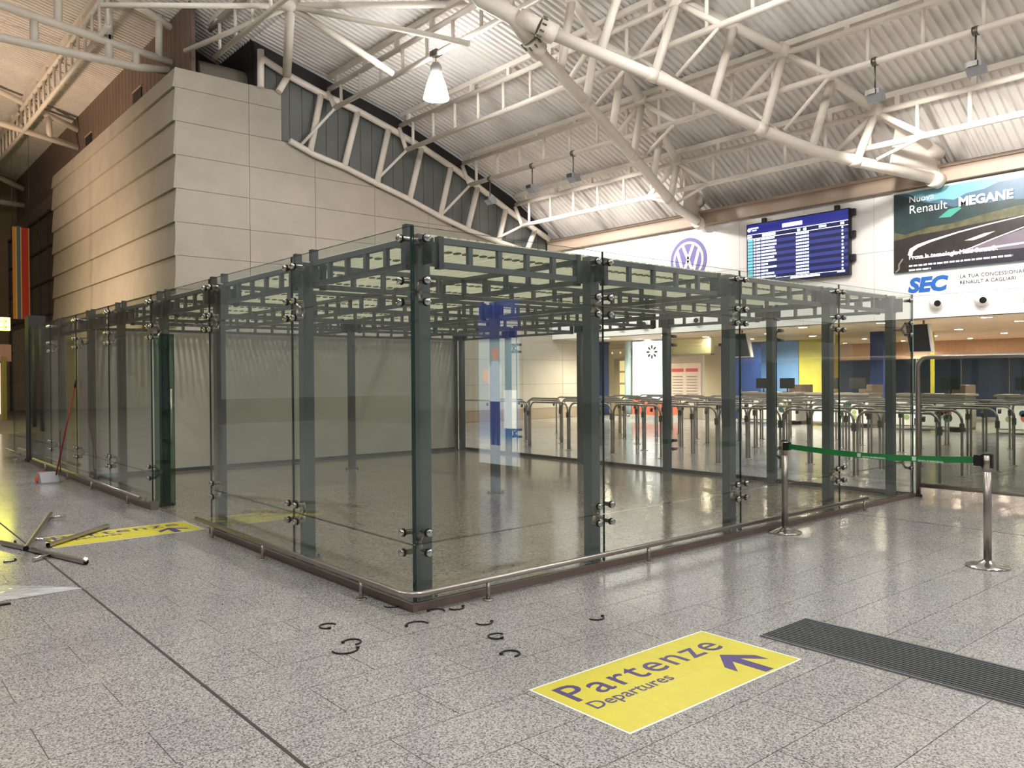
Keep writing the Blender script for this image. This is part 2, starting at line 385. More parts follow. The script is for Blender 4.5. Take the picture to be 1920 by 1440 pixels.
purlin(3.0, 12.35, 11.42, 19.6, 45, 'warm lit ladder purlin running back along the stone flank', step=.85, roofz=12.75, endrod=False)

# ------------------------------------------------------------------ V pair of arched trusses
def arch(name, yf, low, label):
    t = empty(name, (low[-1][0], yf(low[-1][0]), low[-1][1]), label, 'roof truss', 'V pair of arched trusses')
    P = lambda x, z: (x, yf(x), z)
    MB().tube([P(*q) for q in low], .135, 14).build('bottom_chord', steel_w, t)
    MB().tube([P(*q) for q in TUP], .115, 12).build('top_chord', steel_w, t)
    for x in (10.4, 11.6, 12.95, 14.2, 15.44, 16.64):
        xf = x-.55; zt = interp(TUP, x); zl = interp(low, xf)
        MB().tube([P(x, zt), P(xf, zl)], .10, 12).build('strut', steel_w, t)
    for x in (11.6, 14.2, 16.64):
        zt = interp(TUP, x)
        MB().tube([P(x-.16, zt+.05), P(x+.16, zt-.05)], .19, 14).build('node_collar', steel_w, t)
        zl = interp(low, x-.55)
        MB().tube([P(x-.72, interp(low, x-.72)), P(x-.50, interp(low, x-.5))], .15, 14).build('node_sleeve', steel_w, t)
    # gusset plate over the landing
    x0, x1 = 17.0, 18.45
    d = Vector((1, (yf(18)-yf(17)), 0)).normalized(); n = Vector((-d.y, d.x, 0))*.02
    q = [Vector(P(x0, interp(low, x0))), Vector(P(x1, interp(low, 18.3))), Vector(P(x1, interp(TUP, 18.3)-.1)), Vector(P(x0+.2, interp(TUP, x0+.2)))]
    MB().raw([tuple(v-n) for v in q]+[tuple(v+n) for v in q], [(0,1,2,3), (7,6,5,4), (0,4,5,1), (1,5,6,2), (2,6,7,3), (3,7,4,0)]).build('gusset_plate', steel_w, t)
    MB().tube([P(18.2, 6.55), P(18.45, 6.5)], .2, 14).build('foot_collar', steel_w, t)
    MB().tube([P(18.1, 7.3), P(18.45, 7.15)], .17, 14).build('head_collar', steel_w, t)
    return t
arch('arched_truss', T1y, T1low, 'white arched truss landing beside the car emblem, farther of the V pair')
arch('arched_truss', T2y, T2low, 'white arched truss landing at the car advertisement, nearer of the V pair')
nt_ = empty('truss_node', (8.6, 8.2, 9.0), 'big bolted flange node where the two arched trusses meet', 'steel node')
MB().tube([(8.95, 8.47, 8.79), (8.62, 8.37, 8.92)], .21, 18).build('flange', steel_w, nt_)
MB().tube([(8.88, 7.88, 8.93), (8.55, 8.02, 9.06)], .21, 18).build('flange', steel_w, nt_)
MB().tube([(8.62, 8.37, 8.92), (8.2, 8.42, 9.3), (7.6, 8.74, 9.6), (6.9, 8.9, 10.2)], .19, 16).build('trunk_tube', steel_w, nt_)
MB().tube([(8.55, 8.02, 9.06), (8.25, 8.3, 9.28)], .18, 16).build('trunk_fork', steel_w, nt_)
bm_ = MB()
for (a, b) in (((8.66, 8.38, 8.90), (.16, .05, -.06)), ((8.59, 8.0, 9.04), (.16, -.06, -.06))):
    d = Vector(b).normalized(); u = d.orthogonal().normalized(); w = d.cross(u)
    for k in range(10):
        c = Vector(a) + (u*math.cos(k*.628)+w*math.sin(k*.628))*.225
        bm_.tube([c-d*.05, c+d*.05], .02, 6)
tag(bm_.build('flange_bolts', inox_d, nt_), kind='stuff')

# ------------------------------------------------------------------ gable arched truss
ga = empty('gable_truss', (8.0, 18.2, 8.7), 'white arched truss standing in front of the dark gable cladding', 'roof truss')
GY = 18.25
MB().tube([(x, GY, z) for x, z in GUP], .105, 12).build('top_chord', steel_w, ga)
MB().tube([(x, GY, z) for x, z in GLO], .09, 12).build('bottom_chord', steel_w, ga)
for (a, b) in [((6.81, 11.3), (6.80, 10.2)), ((7.64, 10.70), (7.36, 10.2)), ((8.74, 10.40), (8.37, 8.60)), ((10.04, 10.18), (9.53, 8.30)), ((11.17, 9.8), (10.71, 7.95)), ((12.47, 9.40), (11.98, 7.62)), ((13.70, 8.95), (13.23, 7.19)), ((14.88, 8.42), (14.41, 6.88)), ((16.20, 7.85), (15.86, 6.62)), ((17.65, 7.25), (17.24, 6.4))]:
    MB().tube([(a[0], GY, a[1]), (b[0], GY, b[1])], .10, 12).build('strut', steel_w, ga)

# wind bracing star at the ridge
ws = empty('bracing_node', (6.17, 14.8, 11.2), 'star of white bracing tubes meeting at the ridge node', 'steel bracing')
N0 = (6.1, 14.75, 11.15)
MB().lathe(N0, [(.0, -.14), (.2, -.1), (.26, 0), (.2, .1), (0, .14)], 18).build('hub', steel_w, ws)
for p, r in (((7.6, 18.2, 10.75), .13), ((9.6, 11.3, 11.0), .085), ((2.3, 17.4, 11.0), .07), ((4.75, 18.6, 10.85), .07), ((8.95, 14.4, 10.0), .09), ((8.9, 10.9, 9.7), .07)):
    MB().tube([N0, p], r, 12).build('bracing_tube', steel_w, ws)
# left trusses over the flank
def flat_truss(label, Y, chords, verts, r):
    t = empty('cross_truss', (chords[0][-1][0], Y, chords[0][-1][1]), label, 'roof truss')
    for k, c in enumerate(chords): MB().tube([(x, Y, z) for x, z in c], r, 12).build('chord', steel_w, t)
    for (a, b) in verts: MB().tube([(a[0], Y, a[1]), (b[0], Y, b[1])], r*.95, 12).build('strut', steel_w, t)
flat_truss('thick tubed cross truss running into the top of the stone block', 20.5,
           [[(-3, 11.95), (0.58, 11.6), (2.7, 11.38), (5.3, 11.12)], [(-3, 10.7), (0.57, 10.74), (2.63, 10.76), (4.0, 10.78), (4.9, 10.9)], [(3.2, 12.75), (4.25, 12.5), (5.0, 12.2)]],
           [((1.37, 11.4), (1.37, 10.75)), ((1.96, 12.6), (1.95, 11.47)), ((3.25, 11.5), (3.25, 10.8)), ((4.64, 12.48), (4.63, 11.2)), ((3.98, 11.25), (3.98, 10.78)), ((3.25, 12.5), (3.25, 11.35))], .115)
flat_truss('cross truss deeper along the stone flank under the warm roof', 32,
           [[(-3, 12.4), (2.22, 11.58), (4.95, 11.12)], [(-3, 14.0), (2.23, 12.80), (4.95, 11.84)]], [((0.5, 13.2), (.5, 11.9)), ((3.9, 12.2), (3.9, 11.3))], .12)
flat_truss('farthest cross truss near the brown end wall', 44,
           [[(-3, 13.5), (4.0, 12.0), (5.0, 11.6)], [(-3, 11.4), (4.0, 10.8), (5.0, 10.75)]], [((3.3, 12.2), (3.3, 10.9)), ((1.2, 12.7), (1.2, 11.0))], .14)
# big duct lying behind the block parapet
du = MB().tube([(5.3, 19.4, 10.55), (6.4, 19.4, 10.55), (7.0, 19.35, 10.5)], .42, 20).build('ventilation_duct', mat('duct_grey', (120, 114, 102), .6), org=(5.3, 19.4, 10.1))
tag(du, 'grey round ventilation duct lying behind the block parapet', 'duct')

# ------------------------------------------------------------------ white fascia over the check-in hall
wf = MB().box(18.68, 18.9, -14, 18.4, 3.07, 6.55).build('wall_fascia', mat('fascia_core', (120, 118, 114), .7))
tag(wf, 'bright white panelled fascia wall above the check-in opening', 'wall', kind='structure')
fy = [18.4, 16.6, 14.7, 12.76, 10.82, 9.88, 7.75, 5.65, 3.55, 1.45, -.65, -2.75, -4.85, -6.95, -9.05, -11.15, -13.25]
fz_ = [3.07, 3.66, 4.93, 6.50]
for a, b in zip(fy, fy[1:]):
    for c, d in zip(fz_, fz_[1:]):
        MB().box(18.65, 18.69, b+.004, a-.004, c+.004, d-.004).build('fascia_panel', fascia_m, wf)
# air nozzles
def nozzle(y, label):
    t = empty('air_nozzle', (18.65, y, 3.45), label, 'air nozzle', 'spherical air nozzles along the fascia')
    c = Vector((18.60, y, 3.45)); d = Vector((-.80, -.55, -.2)).normalized()
    MB().lathe(tuple(c), [(.16*math.sin(a), -.16*math.cos(a)) for a in [math.pi*i/10 for i in range(11)]], 20).build('ball', fascia_m, t)
    MB().tube([c+d*.10, c+d*.168], .078, 18).build('throat', black_m, t)
    MB().lathe((18.65, y, 3.45), [(.20, -.02), (.20, 0)], 24, 'x').build('collar', fascia_m, t)
    return t
for k, y in enumerate((15.8, 14.75, 13.7, 12.6, 11.5)):
    nozzle(y, 'white spherical air nozzle under the car emblem, %s from the beige stone wall' % ORD[k])
for y, l in ((4.03, 'white spherical air nozzle right below the blue SEC letters'), (2.97, 'white spherical air nozzle below the dealer slogan lines'), (1.9, 'white spherical air nozzle at the far right end of the row')):
    nozzle(y, l)

# car emblem: lilac disc with white ring and letters
FX = 18.645
em = empty('round_emblem', (FX, 11.83, 4.70), 'round lilac and white car maker emblem on the white fascia', 'emblem')
lil = mat('lilac_film', (116, 106, 168), .5); lblue = mat('light_blue_film', (150, 190, 230), .5)
def disc(r, x0, x1, m, name, cy=11.83, cz=5.43, n=40):
    return MB().prism([(cy+r*math.cos(2*math.pi*i/n), cz+r*math.sin(2*math.pi*i/n)) for i in range(n)], 'x', x0, x1).build(name, m, em)
disc(.73, FX-.012, FX, lil, 'disc'); disc(.61, FX-.016, FX-.008, fascia_m, 'white_ring'); disc(.53, FX-.020, FX-.012, lil, 'inner_disc')
def stroke(p, q, w, name='letter_stroke'):
    p, q = Vector(p), Vector(q); d = (q-p).normalized(); n = Vector((-d.y, d.x))*w
    MB().prism([(11.83-v.x, 5.43+v.y) for v in (p-n, q-n, q+n, p+n)], 'x', FX-.026, FX-.014).build(name, fascia_m, em)
stroke((-.22, .50), (0, .02), .055); stroke((.22, .50), (0, .02), .055)
for s in (-1, 1):
    stroke((s*.43, .32), (s*.2, -.42), .055); stroke((s*.2, -.42), (0, .0), .055)

# departures screen
bd = empty('flight_board', (18.5, 9.5, 4.38), 'dark blue electronic flight information board full of white rows', 'display board')
MB().box(18.46, 18.60, 6.25, 9.5, 4.38, 6.22).build('housing', black_m, bd)
def em_mat(name, rgb, s): return mat(name, (10, 10, 10), .4, emit=rgb, estr=s)
b_dark = em_mat('led_navy', (16, 20, 84), .9); b_lite = em_mat('led_blue', (56, 68, 156), .9); b_head = em_mat('led_header', (44, 50, 150), .9)
b_white = em_mat('led_white', (235, 240, 255), 2.2); b_teal = em_mat('led_teal', (120, 216, 220), 1.2)
BW, BH = 3.19, 1.78
def brect(u0, u1, v0, v1, m, name, d=.004):
    return MB().box(18.46-d, 18.461, 9.47-u0*BW, 9.47-u1*BW, 6.19-v0*BH, 6.19-v1*BH).build(name, m, bd)
brect(0, 1, 0, .165, b_head, 'header_band'); brect(0, 1, .165, .24, b_dark, 'column_band')
for k in range(13): brect(0, 1, .24+k*.0535, .24+(k+1)*.0535, b_lite if k % 2 else b_dark, 'row_band')
brect(0, 1, .9355, 1, b_dark, 'footer_band')
brect(.0, 1, .163, .172, b_white, 'rule', .008); brect(0, 1, .236, .245, b_white, 'rule', .008); brect(.3, .97, .935, .942, b_white, 'rule', .008)
brect(.37, .57, .06, .125, b_white, 'title_print', .008); brect(.035, .12, .05, .075, b_white, 'logo_print', .008); brect(.05, .10, .09, .11, b_white, 'logo_print', .008)
MB().lathe((18.46, 9.47-.02*BW, 6.19-.085*BH), [(.06, -.009), (.06, 0)], 16, 'x').build('logo_disc', b_white, bd)
brect(.16, .3, .18, .225, b_white, 'heading_print', .008); brect(0, .05, .185, .225, b_white, 'heading_print', .008)
for u in (.52, .58): brect(u, u+.03, .185, .225, b_white, 'heading_print', .008)
brect(.73, .80, .185, .22, b_white, 'heading_print', .008); brect(.93, .965, .185, .22, b_white, 'heading_print', .008)
random.seed(3)
for k in range(13):
    v0, v1 = .24+k*.0535+.012, .24+(k+1)*.0535-.012
    m = MB()
    def cell(u0, u1): m.box(18.452, 18.461, 9.47-u0*BW, 9.47-u1*BW, 6.19-v0*BH, 6.19-v1*BH)
    cell(.067, .088); cell(.098, .138); e = random.choice((.22, .29, .30, .285, .31)); cell(.148, .19); cell(.196, e)
    u = .508
    for w in (.016, .016, .02, .016, .016, .02): cell(u, u+w); u += w+.0045
    cell(.942, .956 if k not in (3, 6) else .965)
    tag(m.build('row_print', b_white, bd), kind='stuff')
    brect(.004, .058, .24+k*.0535+.006, .24+(k+1)*.0535-.006, b_teal, 'status_cell', .007)
brect(.45, .74, .952, .985, b_white, 'footer_print', .008); brect(.90, .97, .945, .965, b_white, 'footer_print', .008)
for z in (6.1, 5.5, 4.85): MB().box(18.5, 18.6, 6.12, 6.25, z-.09, z+.09).build('side_bracket', black_m, bd)
for y in (8.95, 6.65): MB().box(18.5, 18.6, y-.06, y+.06, 6.22, 6.36).build('top_bracket', black_m, bd)

# car advertisement
ad = empty('billboard', (18.6, 5.09, 4.3), 'large car advertisement with mountain valley and white Renault MEGANE lettering', 'billboard')
PX = 18.60
def pp(u, v): return (5.09-u, v)
def layer(pts, d, m, name):
    return MB().prism([pp(*p) for p in pts], 'x', PX-d, PX-d+.003 if d > .004 else 18.65).build(name, m, ad)
UW = 7.0
a_sky = mat('print_sky', (120, 178, 190), .35, noise=.06, nscale=1.2)
layer([(0, 4.3), (UW, 4.3), (UW, 6.38), (0, 6.38)], .004, a_sky, 'print_sky')
layer([(0, 5.3), (UW, 5.3), (UW, 6.25), (5, 6.35), (4, 6.2), (3.2, 6.28), (2.5, 6.26), (2.2, 6.15), (1.8, 6.12), (1.5, 6.0), (1.2, 6.08), (.9, 6.06), (.6, 6.2), (.4, 6.33), (.25, 6.36), (0, 6.38)], .007, mat('print_mountain', (74, 104, 126), .35, noise=.15, nscale=2.5), 'print_mountains')
layer([(0, 5.0), (UW, 5.0), (UW, 5.7), (3.4, 5.72), (2.7, 5.8), (2.2, 5.78), (1.8, 5.86), (1.5, 5.82), (1.1, 5.98), (.8, 6.05), (.5, 6.18), (.2, 6.32), (0, 6.36)], .010, mat('print_forest', (36, 56, 56), .35, noise=.3, nscale=3), 'print_forest')
layer([(0, 4.9), (UW, 4.9), (UW, 5.55), (2.9, 5.62), (2.1, 5.52), (1.5, 5.42), (.9, 5.40), (.3, 5.28), (0, 5.38)], .013, mat('print_valley', (92, 90, 62), .35, noise=.35, nscale=5), 'print_valley')
layer([(1.13, 5.60), (1.42, 5.58), (1.68, 5.76), (1.62, 5.80), (1.38, 5.78)], .016, mat('print_lake', (70, 160, 140), .35), 'print_lake')
layer([(0, 4.3), (UW, 4.3), (UW, 5.52), (2.6, 5.36), (1.9, 5.32), (1.2, 5.26), (.6, 5.24), (0, 5.15)], .016, mat('print_dark_slope', (44, 38, 34), .35, noise=.3, nscale=4), 'print_slope')
grey_p = mat('print_road', (120, 110, 120), .35, noise=.12, nscale=2)
layer([(1.5, 4.55), (UW, 4.55), (UW, 5.5), (3.05, 5.05), (2.4, 4.88), (1.9, 4.72)], .019, grey_p, 'print_road')
layer([(0, 4.3), (UW, 4.3), (UW, 4.62), (3.0, 4.6), (1.8, 4.62), (1.0, 4.60), (.5, 4.5), (.3, 4.3)], .022, mat('print_dash', (44, 40, 50), .35, noise=.1), 'print_dashboard')
p_white = mat('print_white', (246, 246, 248), .35)
def ribbon(pts, w, d, m, name):
    a = [Vector(p) for p in pts]; L, Rr = [], []
    for i, p in enumerate(a):
        t = (a[min(i+1, len(a)-1)]-a[max(i-1, 0)]).normalized(); n = Vector((-t.y, t.x)); ww = w[i] if isinstance(w, list) else w
        L.append(p+n*ww); Rr.append(p-n*ww)
    return layer([tuple(p) for p in L] + [tuple(p) for p in reversed(Rr)], d, m, name)
ribbon([(.42, 4.72), (.46, 4.86), (.62, 4.95), (.95, 5.04), (1.6, 5.17), (2.3, 5.27), (3.1, 5.36), (UW, 5.62)], [.06, .06, .045, .03, .018, .014, .012, .012], .025, p_white, 'print_windscreen_line')
ribbon([(1.4, 4.62), (1.9, 4.74), (2.4, 4.90), (3.1, 5.10), (4.5, 5.4)], [.01, .014, .014, .012, .012], .026, p_white, 'print_bonnet_line')
ribbon([(.05, 4.32), (.14, 4.40), (.14, 4.52), (.24, 4.66)], .02, .025, mat('print_seam', (150, 140, 132), .4), 'print_seam')
ribbon([(.6, 4.62), (1.6, 4.66), (3.1, 4.72), (5, 4.74)], [.01, .03, .025, .02], .025, mat('print_sheen', (196, 188, 200), .35), 'print_sheen')
layer([(1.75, 4.94), (2.2, 5.06), (2.45, 5.08), (2.2, 4.98), (1.95, 4.92)], .027, mat('print_warm_flare', (240, 220, 200), .35), 'print_highlight')
TX = PX-.032
def atext(s, u, v, size, bold=0.0, xs=1.0, m=p_white, name='lettering', sp=1.0, shear=0):
    return text(s, size, (TX, 5.09-u, v), (0, -1, 0), (0, 0, 1), m, ad, name, bold, .004, xscale=xs, spacing=sp, shear=shear)
atext('Nuova', .40, 6.10, .235, 0, 1.0); atext('Renault', .40, 5.81, .31, 0, 1.0); atext('MEGANE', 1.61, 5.815, .31, .012, 1.0)
atext('Prova la tecnologia Multi-Sense\u00ae.', .40, 4.62, .155, .006, 1.0)
for v, e in ((4.425, 2.83), (4.315, .95)):
    mm = MB(); u = .4
    random.seed(int(v*100))
    while u < e:
        w = random.uniform(.05, .16); mm.prism([pp(u, v), pp(min(u+w, e), v), pp(min(u+w, e), v+.045), pp(u, v+.045)], 'x', TX-.002, TX+.002); u += w+.025
    tag(mm.build('fine_print', p_white, ad), kind='stuff')
MB().box(18.585, 18.66, 5.09, -1.91, 6.38, 6.43).build('top_edge', fascia_m, ad)
blue_l = mat('sec_blue', (40, 104, 186), .4); grey_l = mat('grey_print', (84, 82, 88), .5)
lg = empty('dealer_lettering', (18.645, 4.72, 3.77), 'blue slanted SEC letters and grey dealer slogan on the fascia', 'sign lettering')
text('SEC', .50, (18.642, 4.745, 3.775), (0, -1, 0), (0, 0, 1), blue_l, lg, 'lettering', .026, .008, xscale=1.12, shear=.18)
text('LA TUA CONCESSIONARIA', .125, (18.642, 3.48, 4.02), (0, -1, 0), (0, 0, 1), grey_l, lg, 'slogan_line', 0, .006, xscale=1.0, spacing=1.06)
text('RENAULT A CAGLIARI', .125, (18.642, 3.48, 3.87), (0, -1, 0), (0, 0, 1), grey_l, lg, 'slogan_line', 0, .006, xscale=1.0, spacing=1.02)

# ------------------------------------------------------------------ check-in hall under the fascia
soff = MB().box(18.69, 36, -14, 24, 3.07, 3.2).build('ceiling_checkin', mat('soffit_paint', (224, 208, 182), .5))
tag(soff, 'low beige ceiling of the check-in hall with round downlights', 'ceiling', kind='structure')
bw_ = MB().box(34, 34.3, -14, 24, 0, 3.1).build('wall_checkin', mat('checkin_wall', (196, 160, 130), .6, noise=.05))
tag(bw_, 'far warm beige back wall of the check-in hall', 'wall', kind='structure')
sd = MB().box(20.97, 34, 19.6, 19.8, 0, 3.1).build('wall_side', mat('side_wall', (222, 210, 180), .6))
tag(sd, 'pale side wall beyond the blue column in the check-in hall', 'wall', kind='structure')
dl_m = mat('downlight_glow', (255, 250, 240), .4, emit=(255, 236, 206), estr=140)
rim_m = mat('downlight_rim', (220, 216, 206), .4)
dl_me = MB().lathe((0, 0, 0), [(.13, -.004), (0, -.004)], 16).mesh('lens', dl_m); dr_me = MB().lathe((0, 0, 0), [(.13, -.002), (.17, -.012), (.175, 0)], 16).mesh('rim', rim_m)
k = 0
for x in (19.6, 22.0, 25.0, 29.0, 32.5):
    for y in (16.4, 13.6, 11.0, 8.3, 5.9, 3.2, .6):
        t = empty('downlight', (x, y, 3.07), 'round soffit downlight in the %s row from the fascia, %s from the beige stone wall' % (ORD[(19.6, 22.0, 25.0, 29.0, 32.5).index(x)], ORD[(16.4, 13.6, 11.0, 8.3, 5.9, 3.2, .6).index(y)]), 'downlight', 'soffit downlights')
        put('lens', dl_me, t, (x, y, 3.07)); put('rim', dr_me, t, (x, y, 3.07)); k += 1
        if k % 3 == 1:
            sp = aim_light('downlight_beam', (x, y, 3.02), (x, y, 0), 1300, (1, .88, .72), 160, .7, .13); sp.data.specular_factor = .1
# hanging monitors
for (y0, y1, lab) in ((4.34, 5.0, 'black hanging monitor seen right of the glass pavilion'), (9.85, 10.75, 'black hanging monitor seen through the middle glass bays')):
    t = empty('hanging_monitor', (19.3, (y0+y1)/2, 2.15), lab, 'monitor')
    MB().prism([(19.05, 2.95), (19.22, 2.95), (19.45, 2.2), (19.3, 2.2)], 'y', y0+.06, y1).build('casing', mat('monitor_case', (200, 196, 190), .5), t)
    MB().raw([(19.03, y0+.1, 2.93), (19.03, y1-.02, 2.93), (19.28, y1-.02, 2.23), (19.28, y0+.1, 2.23), (19.06, y0+.1, 2.94), (19.06, y1-.02, 2.94), (19.31, y1-.02, 2.24), (19.31, y0+.1, 2.24)],
             [(0,1,2,3), (7,6,5,4), (0,4,5,1), (1,5,6,2), (2,6,7,3), (3,7,4,0)]).build('screen', black_m, t)
    MB().tube([(19.4, (y0+y1)/2, 2.95), (19.4, (y0+y1)/2, 3.07)], .03, 8).build('hanger', inox_d, t)
navy = mat('navy_paint', (34, 60, 120), .5); navy_d = mat('dark_navy', (40, 52, 84), .5); cream = mat('cream_light', (246, 226, 170), .5, emit=(250, 222, 160), estr=.9)
ylw = mat('yellow_column', (212, 196, 70), .5); sky_c = mat('pale_blue_column', (186, 214, 222), .4)
t = MB().box(21.9, 22.2, 18.69, 19.26, 0, 3.07).build('blue_column', navy, org=(22, 18.97, 0)); tag(t, 'navy blue column at the end of the beige stone wall', 'column')
MB().box(21.88, 22.22, 18.67, 19.28, 0, .12).build('base', navy_d, t); MB().box(21.88, 22.22, 18.67, 19.28, 2.95, 3.06).build('capital', navy_d, t)
t = empty('glazed_door', (22.6, 18.3, 0), 'cream lit glazed door between blue column and white light box', 'door')
MB().box(22.6, 22.66, 17.55, 18.75, 0, 2.35).build('frame', mat('door_frame', (206, 186, 140), .5), t)
for z in (.35, .85, 1.35, 1.85): MB().box(22.57, 22.61, 18.0, 18.42, z, z+.42).build('pane', cream, t)
MB().box(22.3, 22.6, 17.5, 17.62, 0, 2.4).build('jamb', mat('yellow_jamb', (236, 214, 130), .5), t)
t = empty('lintel_sign', (22.2, 17.9, 2.45), 'beige sign box with small lamps over the glazed door', 'sign box')
MB().box(22.1, 22.5, 17.3, 18.6, 2.45, 2.75).build('box', mat('lintel_beige', (214, 200, 170), .5), t)
for y in (17.5, 17.95, 18.4): MB().lathe((22.1, y, 2.6), [(.0, -.02), (.04, -.018), (.05, 0)], 12, 'x').build('lamp', cream, t)
t = MB().tube([(21.9, 17.36, 0), (21.9, 17.36, 3.05)], .13, 20).build('pale_column', sky_c, org=(21.9, 17.36, 0)); tag(t, 'pale blue round column left of the white light box', 'column')
MB().lathe((21.9, 17.36, 0), [(.17, 0), (.17, .06), (.13, .08)], 20).build('collar', inox, t)
t = empty('light_box', (22, 16.4, .2), 'glowing white light box with a dark flower emblem', 'light box')
MB().box(21.98, 22.2, 15.45, 17.2, .15, 3.05).build('frame', mat('lightbox_frame', (200, 206, 208), .4), t)
MB().box(21.96, 21.985, 15.5, 17.15, .2, 3.0).build('diffuser', mat('lightbox_white', (240, 246, 246), .5, emit=(244, 252, 255), estr=1.9), t)
dk = mat('emblem_teal', (44, 72, 74), .5)
for k in range(8):
    a = k*math.pi/4; cy, cz = 16.15+.2*math.cos(a), 2.58+.2*math.sin(a)
    MB().prism([(cy+.085*math.cos(a)*math.cos(q)-.04*math.sin(a)*math.sin(q), cz+.085*math.sin(a)*math.cos(q)+.04*math.cos(a)*math.sin(q)) for q in [i*math.pi/5 for i in range(10)]], 'x', 21.95, 21.962).build('petal', dk, t)
t = empty('notice_board', (22, 14.5, 0), 'grey shuttered notice board with two red header strips', 'notice board')
MB().box(22.0, 22.12, 13.75, 15.3, 0, 2.36).build('frame', mat('shutter_grey', (176, 168, 156), .5), t)
MB().box(21.97, 22.0, 13.85, 15.2, .5, 2.1).build('sheet', mat('notice_sheet', (226, 212, 198), .5), t)
redm = mat('notice_red', (196, 70, 64), .5)
for y in (13.95, 14.62): MB().box(21.95, 21.975, y, y+.55, 1.78, 1.9).build('header_strip', redm, t)
mm = MB()
for y in (13.95, 14.62):
    for z in range(9): mm.box(21.96, 21.972, y+.03, y+.52, .7+z*.11, .72+z*.11)
tag(mm.build('text_lines', grey_l, t), kind='stuff')
t = MB().box(22.3, 22.5, 13.6, 15.4, 2.45, 3.06).build('green_beige_panel', mat('pistachio', (222, 220, 172), .5), org=(22.4, 14.5, 2.45)); tag(t, 'pale pistachio wall panel above the notice board', 'panel')
MB().box(22.28, 22.52, 13.6, 15.4, 2.40, 2.46).build('ledge', inox, t)
t = empty('blue_doors', (23, 12.8, 0), 'pair of navy blue doors right of the notice board', 'door')
for k in range(2): d_ = MB().box(23, 23.06, 11.95+k*.86, 12.78+k*.86, 0, 2.75).build('door_leaf', navy, t); MB().box(22.95, 23.0, 12.70+k*.06, 12.74+k*.06, .95, 1.15).build('handle', inox, d_)
MB().box(23.0, 23.12, 11.85, 13.75, 2.75, 2.85).build('frame', navy_d, t)
t = empty('mural_panel', (24, 10.5, 0), 'tall blue and yellow mural panel behind the check-in desks', 'mural')
MB().box(24, 24.1, 11.0, 12.6, 0, 2.9).build('blue_field', mat('mural_blue', (110, 150, 200), .5, noise=.15, nscale=.8), t)
MB().box(24, 24.1, 9.7, 10.98, 0, 2.9).build('yellow_field', mat('mural_yellow', (196, 190, 80), .5, noise=.15, nscale=.8), t)
for (x, y, w, lab, m) in ((25.0, 10.0, .12, 'yellow square column between the desks', ylw), (24.0, 7.9, .45, 'wide navy blue column behind the desks', navy), (26.0, 7.1, .10, 'slim yellow column above the right desk', ylw), (27.0, 3.8, .5, 'navy blue column under the right end of the soffit', navy)):
    t = MB().box(x, x+w, y, y+w, 0, 3.07).build('hall_column', m, org=(x, y, 0)); tag(t, lab, 'column')
    MB().box(x-.02, x+w+.02, y-.02, y+w+.02, 0, .1).build('base', navy_d, t)
for k, (y0, y1) in enumerate(((9.3, 11.3), (6.9, 8.9), (4.2, 6.2), (1.4, 3.4))):
    t = empty('check_in_desk', (21.0, (y0+y1)/2, 0), 'check-in desk with white printed front, %s from the blue doors' % ORD[k], 'desk', 'check-in desks')
    MB().box(20.9, 21.7, y0, y1, .12, 1.0).build('body', mat('desk_grey', (150, 146, 140), .5), t)
    MB().box(20.86, 20.9, y0, y1, .15, .82).build('front_panel', mat('desk_white', (238, 234, 228), .4), t)
    MB().box(20.8, 21.75, y0-.05, y1+.05, 1.0, 1.06).build('top', mat('desk_top', (120, 112, 104), .4), t)
    fm = mat('flower_red', (196, 96, 84), .5); fg = mat('flower_green', (150, 170, 110), .5)
    random.seed(k+11)
    for q in range(5):
        cy, cz, r_ = random.uniform(y0+.2, y1-.2), random.uniform(.3, .7), random.uniform(.06, .15)
        MB().lathe((20.86, cy, cz), [(r_, -.004), (r_, 0)], 10, 'x').build('printed_flower', (fm, fg, dk)[q % 3], t)
    for q in range(2):
        my = y0+.5+q*.9
        s = tag(empty('desk_monitor', (21.2, my, 1.06), 'black computer monitor on the %s check-in desk, %s side' % (ORD[k], ('right', 'left')[q]), 'monitor', 'desk monitors'))
        MB().box(21.2, 21.25, my-.26, my+.26, 1.18, 1.52).build('screen', black_m, s); MB().tube([(21.24, my, 1.06), (21.24, my, 1.2)], .025, 8).build('stand', black_m, s); MB().box(21.12, 21.34, my-.12, my+.12, 1.06, 1.075).build('foot', black_m, s)
    MB().box(21.75, 22.5, y0+.3, y0+.75, 0, 1.3).build('side_cabinet', mat('desk_brown', (110, 92, 80), .5), t)
t = empty('baggage_drop', (20.4, 14.7, 0), 'orange red baggage drop counter with dark plinth', 'counter')
MB().box(20.0, 20.8, 13.98, 15.5, .18, .75).build('body', mat('orange_counter', (226, 120, 92), .5), t); MB().box(19.95, 20.85, 13.9, 15.55, 0, .18).build('plinth', mat('plinth_grey', (196, 196, 196), .5), t)
t = empty('dark_screen_wall', (28, 7, 0), 'dark blue partition screens behind the desks', 'partition')
for k in range(5): MB().box(28, 28.1, 3.9+k*1.55, 5.4+k*1.55, .1, 2.2).build('screen_panel', navy_d, t)

